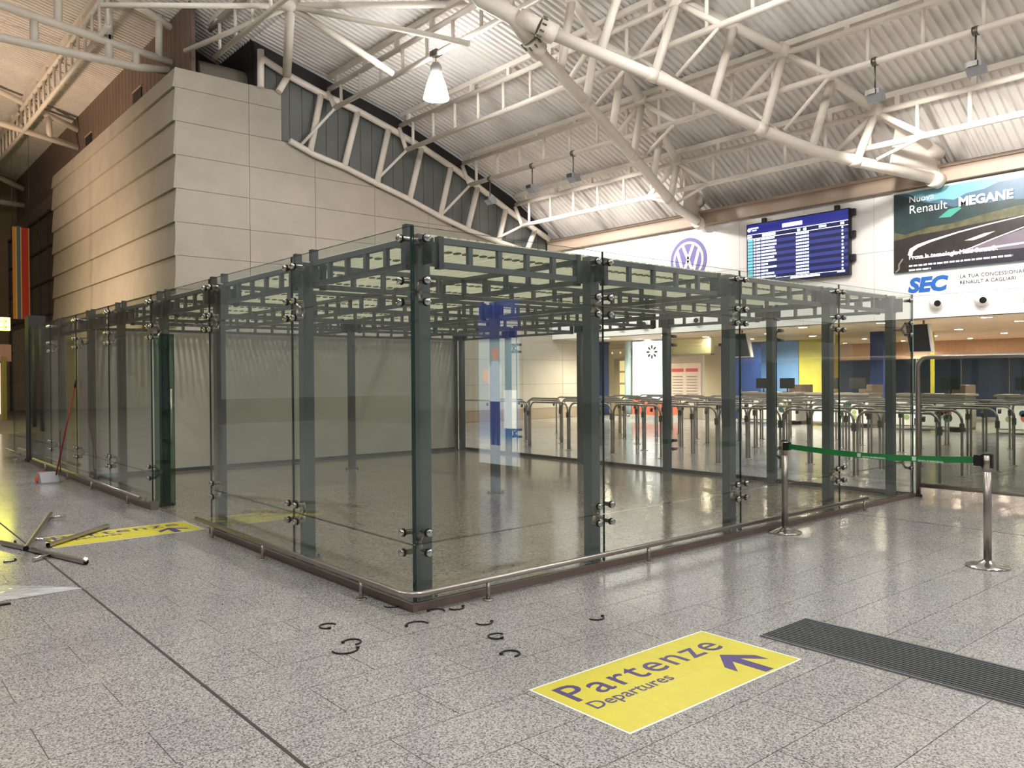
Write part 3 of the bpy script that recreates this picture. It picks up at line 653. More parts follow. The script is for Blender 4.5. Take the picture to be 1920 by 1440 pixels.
# ------------------------------------------------------------------ queue barriers
hoop_r = .021
pts = [(0, .02, 0), (0, .02, .86)]
for i in range(1, 7): a = math.pi/2*i/6; pts.append((0, .02+.14*(1-math.cos(a)), .86+.14*math.sin(a)+.04*(i/6)))
pts2 = [(0, 1.28-q[1], q[2]) for q in reversed(pts)]
hoop_me = MB().tube(pts+pts2, hoop_r, 8).mesh('hoop_tube', inox)
flange_me = MB().lathe((0, 0, 0), [(.06, 0), (.06, .008), (.022, .014)], 12).mesh('base_flange', inox)
hook_me = MB().lathe((0, 0, 0), [(.026, -.05), (.03, .03), (0, .03)], 10).mesh('belt_hook', inox_d)
slv_me = MB().box(-.028, .028, -.028, .028, 0, .12).mesh('sleeve', inox_d)
rows = ['front', 'second', 'third', 'fourth', 'fifth', 'sixth', 'seventh']
for rI in range(7):
    X = 9.38+rI*1.14
    for c in range(9):
        y = .25+c*1.30+(.12 if rI % 2 else 0)
        t = empty('queue_barrier', (X, y, 0), 'stainless hoop queue barrier in the %s row, %s from the framed screen end' % (rows[rI], ORD[c]), 'queue barrier', 'hoop barriers in the check-in queue')
        put('hoop_tube', hoop_me, t, (X, y, 0))
        for yy in (.02, 1.26): put('base_flange', flange_me, t, (X, y+yy, 0)); 
        put('sleeve', slv_me, t, (X, y+.02, .72)); put('belt_hook', hook_me, t, (X, y+.25, .96))

# ------------------------------------------------------------------ glass pavilion
pv = empty('glass_pavilion', (0, 0, 0), 'frameless glass pavilion with grey steel posts and slatted top', 'glass pavilion')
XJ = [0.012, 1.915, 3.915, 5.91, 7.84]; YJ = [0.0, 1.875, 3.845, 5.84, 7.8, 9.75, 11.7, 13.55]; YB = [0.02, 2.0, 4.0, 6.0, 8.0, 9.9]
ZJ = [.056, .458, 2.215, 2.675]; TH = .009
def pane(x0, x1, y0, y1, z0, z1, thin, m=None, em=None):
    g_ = .003
    if thin == 'y': b = MB().box(x0+g_, x1-g_, y0, y1, z0+g_, z1-g_)
    else: b = MB().box(x0, x1, y0+g_, y1-g_, z0+g_, z1-g_)
    big = (2, 4) if thin == 'y' else (3, 5)
    b.m = [0 if i in big else 1 for i in range(6)]
    return b.build('glass_pane', [m or pane_m, em or edge_m], pv)
for a, b in zip(XJ, XJ[1:]):
    for c, d in zip(ZJ, ZJ[1:]): pane(a, b, -TH, TH, c, d, 'y')
for i, (a, b) in enumerate(zip(YJ, YJ[1:])):
    for j, (c, d) in enumerate(zip(ZJ, ZJ[1:])):
        if i == 2 and j < 2: continue
        pane(-TH, TH, a, b, c, d, 'x')
for c, d in zip(ZJ, ZJ[1:]): pane(-TH, TH, 13.98, 15.4, c, d, 'x')
for a, b in zip(YB, YB[1:]):
    for c, d in zip(ZJ, ZJ[1:]): pane(7.84, 7.858, a, b, c, d, 'x')
# open door leaf beside the entrance
dlf = MB().box(.03, .27, 5.83, 5.845, .03, 2.19); dlf.m = [0 if i in (2, 4) else 1 for i in range(6)]
dleaf = dlf.build('door_leaf', [leaf_m, edge_m], pv)
MB().box(-.03, .06, 5.80, 5.88, 0, .11).build('floor_hinge', inox, dleaf)
MB().box(-.03, .06, 5.80, 5.88, 2.19, 2.28).build('head_hinge', inox, dleaf)
MB().tube([(.22, 5.80, .8), (.22, 5.80, 1.5)], .015, 8).build('pull_bar', inox, dleaf)
# base channel
inox_p = mat('plinth_strip', (128, 112, 102), .3, metal=.3)
MB().box(-.03, 7.86, -.03, .03, 0, .056).build('base_channel', inox_p, pv)
MB().box(-.03, .03, .03, 3.84, 0, .056).build('base_channel', inox_p, pv)
MB().box(-.03, .03, 5.85, 13.55, 0, .056).build('base_channel', inox_p, pv)
MB().box(7.83, 7.87, .03, 9.9, 0, .056).build('base_channel', inox_d, pv)
inner_g = granite_mat('brown_polished_stone', [(112, 103, 93), (140, 130, 118), (156, 146, 133), (168, 158, 145)], 0.12, 60)
it_me = MB().box(.0025, .9575, .0025, .9775, -.004, .0035).mesh('inner_tile', inner_g)
for i in range(8):
    for j in range(10): put('inner_tile', it_me, floor, (.06+i*.96, .05+j*.98, 0))
# posts
GX = [.22, 2.0, 4.04, 6.06, 7.70]; GYY = [.22, 2.06, 4.16, 6.06, 8.0, 9.75]
post_me = MB().box(-.05, .05, -.05, .05, 0, 2.66).mesh('post', post_m)
plate_me = MB().box(-.09, .09, -.09, .09, 0, .012).mesh('base_plate', post_m)
bolt4 = MB()
for sx in (-1, 1):
    for sy in (-1, 1): bolt4.lathe((sx*.07, sy*.07, .012), [(.013, 0), (.013, .03), (0, .03)], 8)
bolt4 = bolt4.mesh('anchor_bolts', inox_d)
wing_x = MB().box(-.16, .16, -.008, .008, 2.44, 2.62).mesh('bracket_plate', post_d); wing_y = MB().box(-.008, .008, -.16, .16, 2.44, 2.62).mesh('bracket_plate', post_d)
posts = [(x, GYY[0]) for x in GX] + [(GX[0], y) for y in GYY[1:] + [11.9, 13.3]] + [(GX[-1], y) for y in (2.0, 3.97, 6.0, 8.1, 9.7)] + [(4.02, 4.03), (4.02, 8.05)]
for (x, y) in posts:
    p = put('post', post_me, pv, (x, y, 0)); put('base_plate', plate_me, p, (x, y, 0)); put('anchor_bolts', bolt4, p, (x, y, 0))
    put('bracket_plate', wing_x, p, (x, y, 0)); put('bracket_plate', wing_y, p, (x, y, 0))
for y in GYY + [11.9]:
    for dy in (-.16, .16):
        if y == .22 and dy < 0: continue
        MB().box(.19, .25, y+dy-.03, y+dy+.03, 2.66, 2.76).build('end_block', post_d, pv)
# ladder beams
zt_, zb_ = 2.635, 2.455
CH = {}
PSET = [(round(a, 1), round(b, 1)) for a, b in posts]
def is_post(p): return any(abs(p[0]-a) < .2 and abs(p[1]-b) < .2 for a, b in posts)
def ladder(p, q):
    (x0, y0), (x1, y1) = p, q
    g0 = .16 if is_post(p) else .03; g1 = .16 if is_post(q) else .03
    L = math.hypot(x1-x0, y1-y0)-g0-g1; ang = math.atan2(y1-y0, x1-x0); key = round(L, 2)
    if key not in CH:
        CH[key] = (MB().box(0, L, -.022, .022, -.022, .022).mesh('chord', post_m), MB().box(-.02, .02, -.018, .018, zb_-zt_, 0).mesh('rung', post_m), MB().box(-.022, .022, -.03, .03, zb_-zt_-.03, .03).mesh('end_plate', post_d))
    ch, ru, ep = CH[key]; d = Vector((math.cos(ang), math.sin(ang), 0)); s = Vector((x0, y0, 0))+d*g0
    b = put('ladder_beam', ch, pv, (s.x, s.y, zt_), (0, 0, ang))
    def sub(n, me, t, z):
        o = bpy.data.objects.new(n, me); col.objects.link(o); o.parent = b; o.location = (t, 0, z-zt_)
    sub('bottom_chord', ch, 0, zb_)
    n = max(2, round(L/.32))
    for i in range(1, n): sub('rung', ru, L*i/n, zt_)
    if is_post(p): sub('end_plate', ep, .01, zt_)
    if is_post(q): sub('end_plate', ep, L-.01, zt_)
LX = [.22, 2.0, 4.02, 6.06, 7.70]; LY = [.22, 2.06, 4.10, 6.06, 8.05, 9.75]
for y in LY:
    xs_ = LX if y == .22 else [.22, 4.02, 7.70] if y in (4.10, 8.05) else [.22, 7.70]
    for a, b in zip(xs_, xs_[1:]): ladder((a, y), (b, y))
for x in LX:
    for a, b in zip(LY, LY[1:]): ladder((x, a), (x, b))
for a, b in ((9.75, 11.9), (11.9, 13.3)): ladder((.22, a), (.22, b))
# ceiling slats and their clips
sl_me = MB().box(-.028, .028, .30, 9.72, 2.662, 2.690).mesh('slat', slat_m)
nS = 80
for k in range(nS): put('slat', sl_me, pv, (.31+k*.0925, 0, 0))
cm = MB()
for k in range(nS):
    for y in (.75, 1.4, 2.6, 3.3, 4.7, 5.4, 6.7, 7.4, 8.6, 9.2): cm.box(.31+k*.0925-.03, .31+k*.0925+.012, y-.03, y+.03, 2.650, 2.662)
tag(cm.build('slat_clips', clip_m, pv), kind='stuff')
# spider brackets with bolts
bolt_x = MB().lathe((0, 0, 0), [(.0, -.045), (.022, -.045), (.026, -.040), (.026, -.012), (.018, -.012), (.018, .06), (0, .06)], 16, 'x').mesh('bolt', chrome)
bolt_y = MB().lathe((0, 0, 0), [(.0, -.045), (.022, -.045), (.026, -.040), (.026, -.012), (.018, -.012), (.018, .06), (0, .06)], 16, 'y').mesh('bolt', chrome)
wash_x = MB().lathe((0, 0, 0), [(.030, -.016), (.030, -.009)], 16, 'x').mesh('washer', rubber); wash_y = MB().lathe((0, 0, 0), [(.030, -.016), (.030, -.009)], 16, 'y').mesh('washer', rubber)
def spider(axis, pos, z, offs, post, inward=1):
    # axis 'y': glass in plane y=0 (bolts along y); pos = x of joint; post = coordinate along wall of the post
    m = MB(); P = (lambda a, dpt, zz: (a, dpt*inward, zz)) if axis == 'y' else (lambda a, dpt, zz: (dpt*inward, a, zz))
    hub = P(pos, .10, z); ends = []
    for (da, dz) in offs:
        m.tube([hub, P(pos+da, .055, z+dz)], .016, 8, r2=.013)
    m.tube([hub, P(post, .185, z)], .02, 8)
    b = m.build('spider_bracket', inox, pv)
    for (da, dz) in offs:
        put('bolt', bolt_y if axis == 'y' else bolt_x, b, P(pos+da, 0, z+dz)); put('washer', wash_y if axis == 'y' else wash_x, b, P(pos+da, 0, z+dz))
four = [(-.075, .072), (.075, .072), (-.075, -.072), (.075, -.072)]; topo = [(-.075, .0), (.075, .0)]
for pos, post in zip(XJ[1:4], GX[1:4]):
    spider('y', pos, 2.585, topo, post); spider('y', pos, 2.215, four, post); spider('y', pos, .458, four, post)
spider('y', .11, 2.225, [(0, .075), (0, -.075)], .2); spider('y', .11, 2.595, [(0, 0)], .2); spider('y', .11, .463, [(0, .07), (0, -.07)], .2)
spider('y', 7.76, 2.215, [(0, .075), (0, -.075)], 7.7); spider('y', 7.76, 2.585, [(0, 0)], 7.7); spider('y', 7.76, .458, [(0, .07), (0, -.07)], 7.7)
spider('x', .11, 2.225, [(0, .075), (0, -.075)], .2); spider('x', .11, 2.595, [(0, 0)], .2); spider('x', .11, .463, [(0, .07), (0, -.07)], .2)
for pos, post in zip(YJ[1:7], GYY[1:] + [11.9]):
    half = pos in (3.845, 5.84); o4 = four
    spider('x', pos, 2.585, topo, post); spider('x', pos, 2.215, four, post)
    spider('x', pos, .458, [(-.075, .072), (-.075, -.072)] if pos == 3.845 else [(.075, .072), (.075, -.072)] if pos == 5.84 else four, post)
def spider_back(pos):
    m = MB()
    for z in (2.215, .458):
        for da in (-.075, .075):
            for dz in (-.072, .072): m.tube([(7.76, pos, z), (7.80, pos+da, z+dz)], .015, 8); m.lathe((7.85, pos+da, z+dz), [(.026, -.06), (.026, .045)], 12, 'x')
    m.build('spider_bracket', inox_d, pv)
for y in (2.0, 4.0, 6.0, 8.0): spider_back(y)
# right back corner upright edge and inner partition
MB().box(7.838, 7.86, -.009, .009, .056, 2.675).build('corner_edge', edge_l, pv)
wp = MB().box(.35, 7.66, 9.93, 10.03, 0, 2.46).build('wall_partition', white_wall)
tag(wp, 'plain off-white partition closing the back of the pavilion', 'wall', kind='structure')
MB().box(7.66, 7.72, 9.88, 10.05, 0, 2.48).build('end_stile', post_m, wp)
MB().box(.35, 7.66, 9.915, 9.93, 0, .06).build('base_strip', post_m, wp)

# dark pillar and pale yellow board at the far end of the glass wall
t = MB().box(-.02, .28, 13.58, 13.95, 0, 2.9).build('dark_pillar', mat('pillar_black', (38, 36, 34), .5), org=(.1, 13.75, 0)); tag(t, 'black square pillar at the far end of the glass wall', 'pillar')
MB().box(-.04, .30, 13.56, 13.97, 0, .06).build('foot', black_m, t)
t = MB().box(.5, .56, 12.2, 12.9, 0, 2.5).build('yellow_board', mat('pale_yellow', (190, 176, 120), .6), org=(.5, 12.5, 0)); tag(t, 'pale yellow board standing inside next to the black pillar', 'board')
MB().box(.48, .58, 12.18, 12.92, 0, .05).build('foot', black_m, t)
t = empty('wall_shelving', (3.5, 15.6, 0), 'grey storage wall inside the far end of the pavilion', 'partition')
for k in range(6): MB().box(.4+k*1.2, .4+k*1.2+1.18, 15.5, 15.6, 0, 2.5).build('wall_board', mat('storage_grey', (120, 120, 112), .6), t)

# ------------------------------------------------------------------ guard rail around the foot of the glass
def rail(name, pts, posts, label):
    t = empty(name, (*posts[0], 0), label, 'guard rail')
    MB().tube(pts, .022, 12).build('rail_tube', inox, t)
    for (x, y) in posts:
        p = MB().tube([(x, y, 0), (x, y, .135)], .015, 10).build('rail_post', inox, t); MB().lathe((x, y, 0), [(.04, 0), (.04, .006), (.016, .009)], 14).build('foot_disc', inox, p)
Zr = .148; c_ = []
for i in range(9): a = math.pi/2*i/8; c_.append((-.12+.12*(1-math.cos(a)), -.12+.12*(1-math.sin(a)), Zr))
rail('guard_rail', [(-.12, 3.95, Zr), (-.12, 2.0, Zr)] + [(-.12, .02, Zr)] + c_[1:] + [(2, -.12, Zr), (6.35, -.12, Zr)], [(-.12, .52), (-.12, 2.26), (-.12, 3.5), (.56, -.12), (2.35, -.12), (4.5, -.12), (6.27, -.12)], 'low stainless guard rail wrapping around the near pavilion corner')
rail('guard_rail', [(-.12, 5.95, Zr), (-.12, 12.7, Zr)], [(-.12, 6.5), (-.12, 8.35), (-.12, 9.9), (-.12, 11.6)], 'low stainless guard rail left of the pavilion entrance')
rail('guard_rail', [(-.12, 13.95, Zr), (-.12, 15.6, Zr)], [(-.12, 14.6)], 'short stainless guard rail beyond the black pillar')

# ------------------------------------------------------------------ framed glass screen on the right
fs = empty('glass_screen', (7.95, -1.2, 0), 'freestanding smoked glass screen in a rounded steel frame', 'glass screen')
yL, yR, z0, z1, rr = -.03, -2.75, .15, 1.845, .13
pts = [(7.95, yL, .03), (7.95, yL, z1-rr)] + [(7.95, yL-rr*(1-math.cos(a)), z1-rr+rr*math.sin(a)) for a in [math.pi/2*i/6 for i in range(1, 7)]]
pts += [(7.95, yR-(q[1]-yL), q[2]) for q in reversed(pts)]
MB().tube(pts, .032, 14).build('frame_tube', inox, fs)
MB().tube([(7.95, yL, z0), (7.95, yR, z0)], .028, 12).build('bottom_rail', inox, fs)
pn = MB().box(7.944, 7.956, yR+.03, yL-.03, z0+.02, z1-.035); pn.m = [0 if i in (3, 5) else 1 for i in range(6)]
pn.build('pane', [pane_dark, edge_m], fs)
for y in (yL, yR): MB().lathe((7.95, y, 0), [(.05, 0), (.05, .02), (.03, .035)], 14).build('foot', rubber, fs)

# ------------------------------------------------------------------ belt stanchions
def stanchion(x, y, label):
    t = empty('belt_stanchion', (x, y, 0), label, 'stanchion', 'stainless belt stanchions')
    MB().lathe((x, y, 0), [(.165, 0), (.17, .006), (.165, .012), (.10, .026), (.045, .048), (.034, .06), (0, .06)], 36).build('base', chrome, t)
    MB().tube([(x, y, .05), (x, y, .90)], .0315, 20).build('tube', inox, t)
    h = MB().lathe((x, y, .938), [(.034, 0), (.035, .008), (.030, .014), (0, .016)], 20).build('cap', black_m, t)
    MB().tube([(x, y, .80), (x, y, .945)], .033, 20).build('head', inox, t)
    return t
s1 = stanchion(4.32, -2.13, 'steel belt stanchion on the right, standing free on the open floor')
s2 = stanchion(4.42, -.19, 'steel belt stanchion close to the guard rail of the pavilion')
MB().box(4.29, 4.36, -2.09, -2.03, .845, .935).build('belt_cassette', black_m, s1); MB().box(4.37, 4.46, -.24, -.20, .85, .93).build('belt_clip', black_m, s2)
for dy in (-.034, .034): MB().box(4.30, 4.34, -2.13+dy-.006, -2.13+dy+.006, .83, .945).build('slot', black_m, s1)
bl = MB(); n = 14; vs = []
for i in range(n+1):
    f_ = i/n; y = -.24+(-2.05+.24)*f_; x = 4.415+(4.325-4.415)*f_; z = .89-.035*math.sin(math.pi*f_)
    vs += [(x-.001, y, z-.027), (x-.001, y, z+.027), (x+.001, y, z+.027), (x+.001, y, z-.027)]
bl.raw(vs, [(4*i+a, 4*i+(a+1) % 4, 4*i+4+(a+1) % 4, 4*i+4+a) for i in range(n) for a in range(4)])
belt = bl.build('barrier_belt', green_belt, org=(4.37, -1.1, .87)); tag(belt, 'green retractable belt stretched between the two stanchions', 'barrier belt')
for y in (-.98, -1.50):
    f_ = (y+.24)/(-1.81); x = 4.415-.09*f_-.003; z = .89-.035*math.sin(math.pi*f_)
    MB().box(x-.001, x+.001, y, y-.035, z-.018, z+.018).build('exit_pictogram', belt_txt, belt)
    text('EMERGENCY EXIT', .024, (x, y-.06, z+.003), (-.05, -1, 0), (0, 0, 1), belt_txt, belt, 'belt_print', .0011, .001)
    text('USCITA DI EMERGENZA', .021, (x, y-.05, z-.020), (-.05, -1, 0), (0, 0, 1), belt_txt, belt, 'belt_print', .0011, .001)

# ------------------------------------------------------------------ floor signs
def floor_sign(x0, y0, w, h, xcuts, ycuts, label):
    t = empty('floor_sign', (x0, y0, 0), label, 'floor sign')
    MB().box(x0-.012, x0+w+.012, y0-.012, y0+h+.012, .0005, .0016).build('white_backing', white_v, t)
    xsx = [0]+xcuts+[w]; ysy = [0]+ycuts+[h]
    for a, b in zip(xsx, xsx[1:]):
        for c, d in zip(ysy, ysy[1:]): MB().box(x0+a+.0015, x0+b-.0015, y0+c+.0015, y0+d-.0015, .0016, .0026).build('vinyl_piece', yellow_v, t)
    text('Partenze', .287, (x0+.05, y0+.40, .0032), (1, 0, 0), (0, 1, 0), purple_v, t, 'lettering', .0015, .0008, xscale=1.10, spacing=1.13)
    text('Departures', .125, (x0+.07, y0+.277, .0032), (1, 0, 0), (0, 1, 0), purple_v, t, 'lettering', .001, .0008, xscale=1.06)
    cx = x0+1.165
    A = [(cx, y0+.34), (cx-.15, y0+.20), (cx-.15, y0+.115), (cx-.037, y0+.228), (cx-.037, y0+.012), (cx+.037, y0+.012), (cx+.037, y0+.228), (cx+.15, y0+.115), (cx+.15, y0+.20)]
    m = MB(); m.prism([A[0], A[1], A[2], A[3]], 'z', .0027, .0034); m.prism([A[0], A[6], A[7], A[8]], 'z', .0027, .0034); m.prism([A[0], A[3], A[4], A[5], A[6]], 'z', .0027, .0034)
    m.build('arrow', purple_v, t)
floor_sign(-.335, -2.265, 1.445, .67, [.345, 1.145], [.265], 'yellow Partenze floor sign in the foreground beside the black mat')
floor_sign(-1.42, 4.10, 1.42, .64, [.63], [.30], 'yellow Partenze floor sign half under loose pipes at the entrance')
# ribbed mat
t = empty('ribbed_mat', (1.57, -2.9, 0), 'long dark grey ribbed rubber mat on the floor at right', 'floor mat')
MB().box(1.305, 1.835, -6.5, -1.89, .0005, .008).build('backing', mat_rib, t)
rm = MB().box(-.009, .009, -6.49, -1.90, .008, .013).mesh('rib', mat_rib)
for k in range(17): put('rib', rm, t, (1.325+k*.0306, 0, 0))
for x in (1.305, 1.835): MB().box(x-.006, x+.006, -6.5, -1.89, .0005, .011).build('edge_trim', mat('mat_edge', (120, 122, 124), .5), t)

# ------------------------------------------------------------------ loose rail pipes, broom set, plastic film, cable ties
def pipe(label, p, q, stubs, r=.024):
    p, q = Vector(p), Vector(q)
    t = empty('loose_pipe', tuple(p), label, 'steel pipe', 'dismantled rail pipes')
    d = (q-p).normalized()
    MB().tube([p, q], r, 16, cap=False).build('tube', inox, t)
    MB().tube([p+d*.03, q-d*.03], r*.9, 12, cap=True).build('bore', black_m, t)
    for f_, dv in stubs:
        b = p+(q-p)*f_; MB().tube([b, b+Vector(dv)], .017, 12).build('stub_post', chrome, t)
pipe('long steel rail pipe with two stub posts lying across another pipe', (-1.74, 3.62, .115), (-1.06, 6.20, .03), [(.22, (.15, -.02, -.03)), (.86, (.17, -.06, .0))])
pipe('straight steel rail pipe lying over the yellow sign', (-1.47, 4.14, .026), (-.76, 4.86, .028), [])
pipe('steel rail pipe lying crosswise under the long pipe, with one elbow stub', (-1.79, 4.62, .026), (-1.37, 3.10, .026), [(.62, (-.17, -.14, .0)), (.99, (.0, -.02, .03))])
bs = empty('dustpan', (-.42, 9.75, 0), 'grey long handled lobby dustpan with a red broom stick', 'dustpan')
MB().prism([(9.55, .0), (9.95, .0), (9.95, .16), (9.70, .17), (9.55, .03)], 'x', -.55, -.30).build('pan', mat('pan_grey', (150, 152, 156), .5), bs)
MB().tube([(-.33, 9.66, .1), (-.06, 9.60, 1.5)], .012, 10).build('stick', mat('red_stick', (150, 30, 34), .4), bs)
MB().tube([(-.06, 9.60, 1.5), (-.04, 9.595, 1.62)], .014, 10).build('grip', black_m, bs)
MB().lathe((-.50, 9.82, .06), [(.0, .12), (.05, .1), (.09, .0), (.07, -.05), (0, -.05)], 14).build('brush', mat('orange_brush', (206, 96, 60), .8), bs)
MB().tube([(-.25, 9.72, .15), (-.25, 9.74, .78), (-.22, 9.70, .86)], .008, 8).build('pan_handle', inox_d, bs)
# plastic film
def film():
    m = MB(); nx, ny = 34, 22; vs = []; random.seed(5)
    ph = [(random.uniform(5, 22), random.uniform(5, 22), random.uniform(0, 6)) for _ in range(7)]
    for j in range(ny+1):
        for i in range(nx+1):
            u, v = i/nx, j/ny
            x = -2.75+1.16*u; wd = .62*(1-u**2.2)+.03; y = 2.16+.06*u+wd*v*1.15
            h = sum(math.sin(a*u*2+b*v*1.5+c) for a, b, c in ph)/7
            vs.append((x, y, .004+abs(h)*.085*(1-u)**.6*math.sin(math.pi*min(1, v*1.1+.08))+.012*(1-u)))
    m.raw(vs, [(j*(nx+1)+i, j*(nx+1)+i+1, (j+1)*(nx+1)+i+1, (j+1)*(nx+1)+i) for j in range(ny) for i in range(nx)], sm=True)
    return m
fmx = bpy.data.materials.new('plastic_film'); fmx.use_nodes = True; nt = fmx.node_tree; bsd = nt.nodes['Principled BSDF']
bsd.inputs['Base Color'].default_value = (.78, .8, .82, 1); bsd.inputs['Roughness'].default_value = .25; bsd.inputs['Alpha'].default_value = .55; bsd.inputs['Coat Weight'].default_value = .5
f_ = film().build('plastic_film', fmx, org=(-2.2, 2.4, 0)); tag(f_, 'crumpled translucent plastic film lying at the left edge', 'plastic sheet')
MB().box(-2.30, -2.09, 2.09, 2.13, .001, .012).build('tape_strip', black_m, f_)
ties = [(-.616, .083, 2.2, 'small hooked black cable tie left of the corner rail post'), (-.658, -.306, .5, 'black cable tie just above the longest curved one'), (-.757, -.399, -1.9, 'long curved black cable tie lying leftmost in front of the corner'),
        (-.166, -.288, 1.3, 'arched black cable tie directly in front of the pavilion corner'), (-.046, .217, -2.0, 'black cable tie under the guard rail on the left flank'), (.106, -.112, .9, 'black cable tie touching the shadow of the rail bend'),
        (.262, -.13, -1.7, 'black cable tie beside the corner plinth to the right'), (.193, -.531, -1.9, 'black cable tie with square head right of the arched one'), (.078, -.81, 2.4, 'hooked black cable tie two tiles in front of the corner'),
        (-.067, -1.109, .4, 'black cable tie nearest the yellow foreground sign'), (.82, -.948, -1.7, 'lone black cable tie above the foreground sign, far from the others'), (-1.707, 4.681, -1.0, 'thin black cable tie by the crossed pipe end'), (-1.853, 3.741, -1.1, 'thin black cable tie left of the long pipe mouth')]
for k, (x, y, a, lab) in enumerate(ties):
    L = .055 if k not in (2, 3) else .075; span = 2.2 if k in (0, 1, 8, 9) else 1.5
    pts = [(x+math.cos(a+s*span/10)*L, y+math.sin(a+s*span/10)*L, .005) for s in range(-10, 11)]
    t = empty('cable_tie', (x, y, 0), lab, 'cable tie', 'cut cable ties on the floor')
    MB().tube(pts, .0058, 6).build('strap', zip_m, t)
    p = Vector(pts[-1]); MB().box(p.x-.008, p.x+.008, p.y-.008, p.y+.008, .001, .014).build('lock_head', zip_m, t)

# ------------------------------------------------------------------ far left: exit sign, banner, facade, shop window
ys = em_mat('exit_yellow', (255, 250, 70), 14.0)
t = empty('exit_sign', (1.0, 26, 3.25), 'glowing yellow hanging sign with two dark arrows', 'sign')
MB().box(-1.4, 1.56, 26.0, 26.15, 3.25, 3.67).build('light_panel', ys, t)
for z in (3.36, 3.55):
    m = MB(); m.box(1.25, 1.42, 25.985, 26.0, z-.012, z+.012); m.prism([(1.48, z), (1.40, z+.07), (1.37, z+.07), (1.44, z), (1.37, z-.07), (1.40, z-.07)], 'y', 25.985, 26.0); m.build('arrow', black_m, t)
for x in (1.2, -1.0): MB().tube([(x, 26.08, 3.67), (x, 26.08, 12.9)], .02, 8).build('hanger_rod', inox, t)
t = empty('striped_banner', (3.5, 36, 4.3), 'long hanging banner with orange, blue and red vertical stripes', 'banner')
for (a, b, c) in ((3.2, 3.32, (226, 150, 66)), (3.32, 3.36, (232, 200, 120)), (3.36, 3.50, (96, 112, 128)), (3.50, 3.54, (230, 190, 120)), (3.54, 3.80, (204, 58, 40)), (3.80, 3.84, (226, 160, 90))):
    MB().box(a, b, 36.0, 36.012, 4.3, 8.3).build('stripe', mat('stripe_%d_%d' % (c[0], c[1]), c, .7), t)
MB().tube([(3.15, 36, 8.31), (3.9, 36, 8.31)], .025, 8).build('rod', inox_d, t)
for x in (3.2, 3.85): MB().tube([(x, 36, 8.31), (x, 36, 12.7)], .008, 6).build('hanging_wire', inox_d, t)
t = empty('glass_facade', (4.6, 40, 0), 'dark brown glazed facade beyond the end of the stone flank', 'facade')
for k in range(6):
    for j in range(6):
        MB().box(4.6, 4.63, 34.05+k*2, 35.95+k*2, .1+j*1.5, 1.52+j*1.5).build('pane', mat('brown_glazing', (70, 60, 42), .12, spec=.6), t)
for k in range(7): MB().box(4.54, 4.66, 33.98+k*2, 34.04+k*2, 0, 9.2).build('mullion', mat('mullion_brown', (44, 38, 32), .4), t)
for j in range(7): MB().box(4.54, 4.66, 34, 46, .02+j*1.5, .1+j*1.5).build('transom', mat('mullion_brown', (44, 38, 32), .4), t)
t = empty('shop_window', (2.2, 34, 0), 'warm lit shop window with yellow post at the far left edge', 'shop window')
for k in range(4): MB().box(2.42-k*1.0, 2.42-k*1.0-.94, 34, 34.05, .25, 2.35).build('pane', em_mat('shop_glow', (255, 226, 196), 1.1), t)
MB().box(2.46, 2.62, 33.9, 34.1, 0, 2.6).build('post', mat('olive_post', (150, 140, 60), .5), t); MB().box(-1.6, 2.8, 33.95, 34.2, 2.4, 3.1).build('header', mat('shop_header', (196, 150, 140), .6), t)
MB().box(-1.6, 2.5, 33.95, 34.1, 0, .25).build('sill', beam_m, t)

# ------------------------------------------------------------------ lamps
lens_m = mat('lamp_lens', (255, 255, 250), .4, emit=(255, 251, 246), estr=310)
shade_m = mat('acrylic_shade', (240, 240, 236), .3, emit=(255, 253, 250), estr=75.0)
ball_m = mat('ballast_grey', (150, 148, 144), .4)
def pendant(x, y, z, top, label):
    t = empty('pendant_lamp', (x, y, z), label, 'pendant lamp', 'bell pendant lamps')
    MB().lathe((x, y, z), [(.33, 0), (.325, .03), (.25, .34), (.17, .56), (.15, .60)], 28).build('shade', shade_m, t)
    MB().lathe((x, y, z), [(.315, .004), (0, -.02)], 28).build('lens', lens_m, t)
    MB().lathe((x, y, z), [(.15, .60), (.15, .82), (.09, .92), (0, .94)], 20).build('ballast', ball_m, t)
    MB().tube([(x, y, z+.92), (x, y, top)], .012, 6).build('cord', inox_d, t)
    MB().box(x-.10, x+.10, y-.14, y+.14, top-.05, top+.08).build('junction_box', inox_d, t)
pendant(9.0, 12.44, 8.80, 9.95, 'lit bell pendant lamp hanging in view below the roof')
for (x, y, z, tp) in ((9.0, 4.4, 8.9, 9.95), (9.0, -3.6, 8.8, 9.95), (9.0, -11, 8.8, 9.95), (1.0, -11, 9.4, 13.2), (-6.5, 10, 9.6, 14.3), (1.0, 4.5, 9.4, 13.2), (1.0, -4.0, 9.4, 13.2), (1.0, 13.0, 10.9, 13.2), (-6.5, 2.0, 9.4, 14.3), (-6.5, -6.5, 9.4, 14.3)):  # unseen pendants, repeated and added to light the hall evenly
    pendant(x, y, z, tp, 'added bell pendant lamp, unseen, lighting the open hall')
fl_m = mat('flood_grey', (160, 162, 166), .45); fg_m = mat('flood_glass', (250, 246, 240), .3, emit=(255, 246, 230), estr=6)
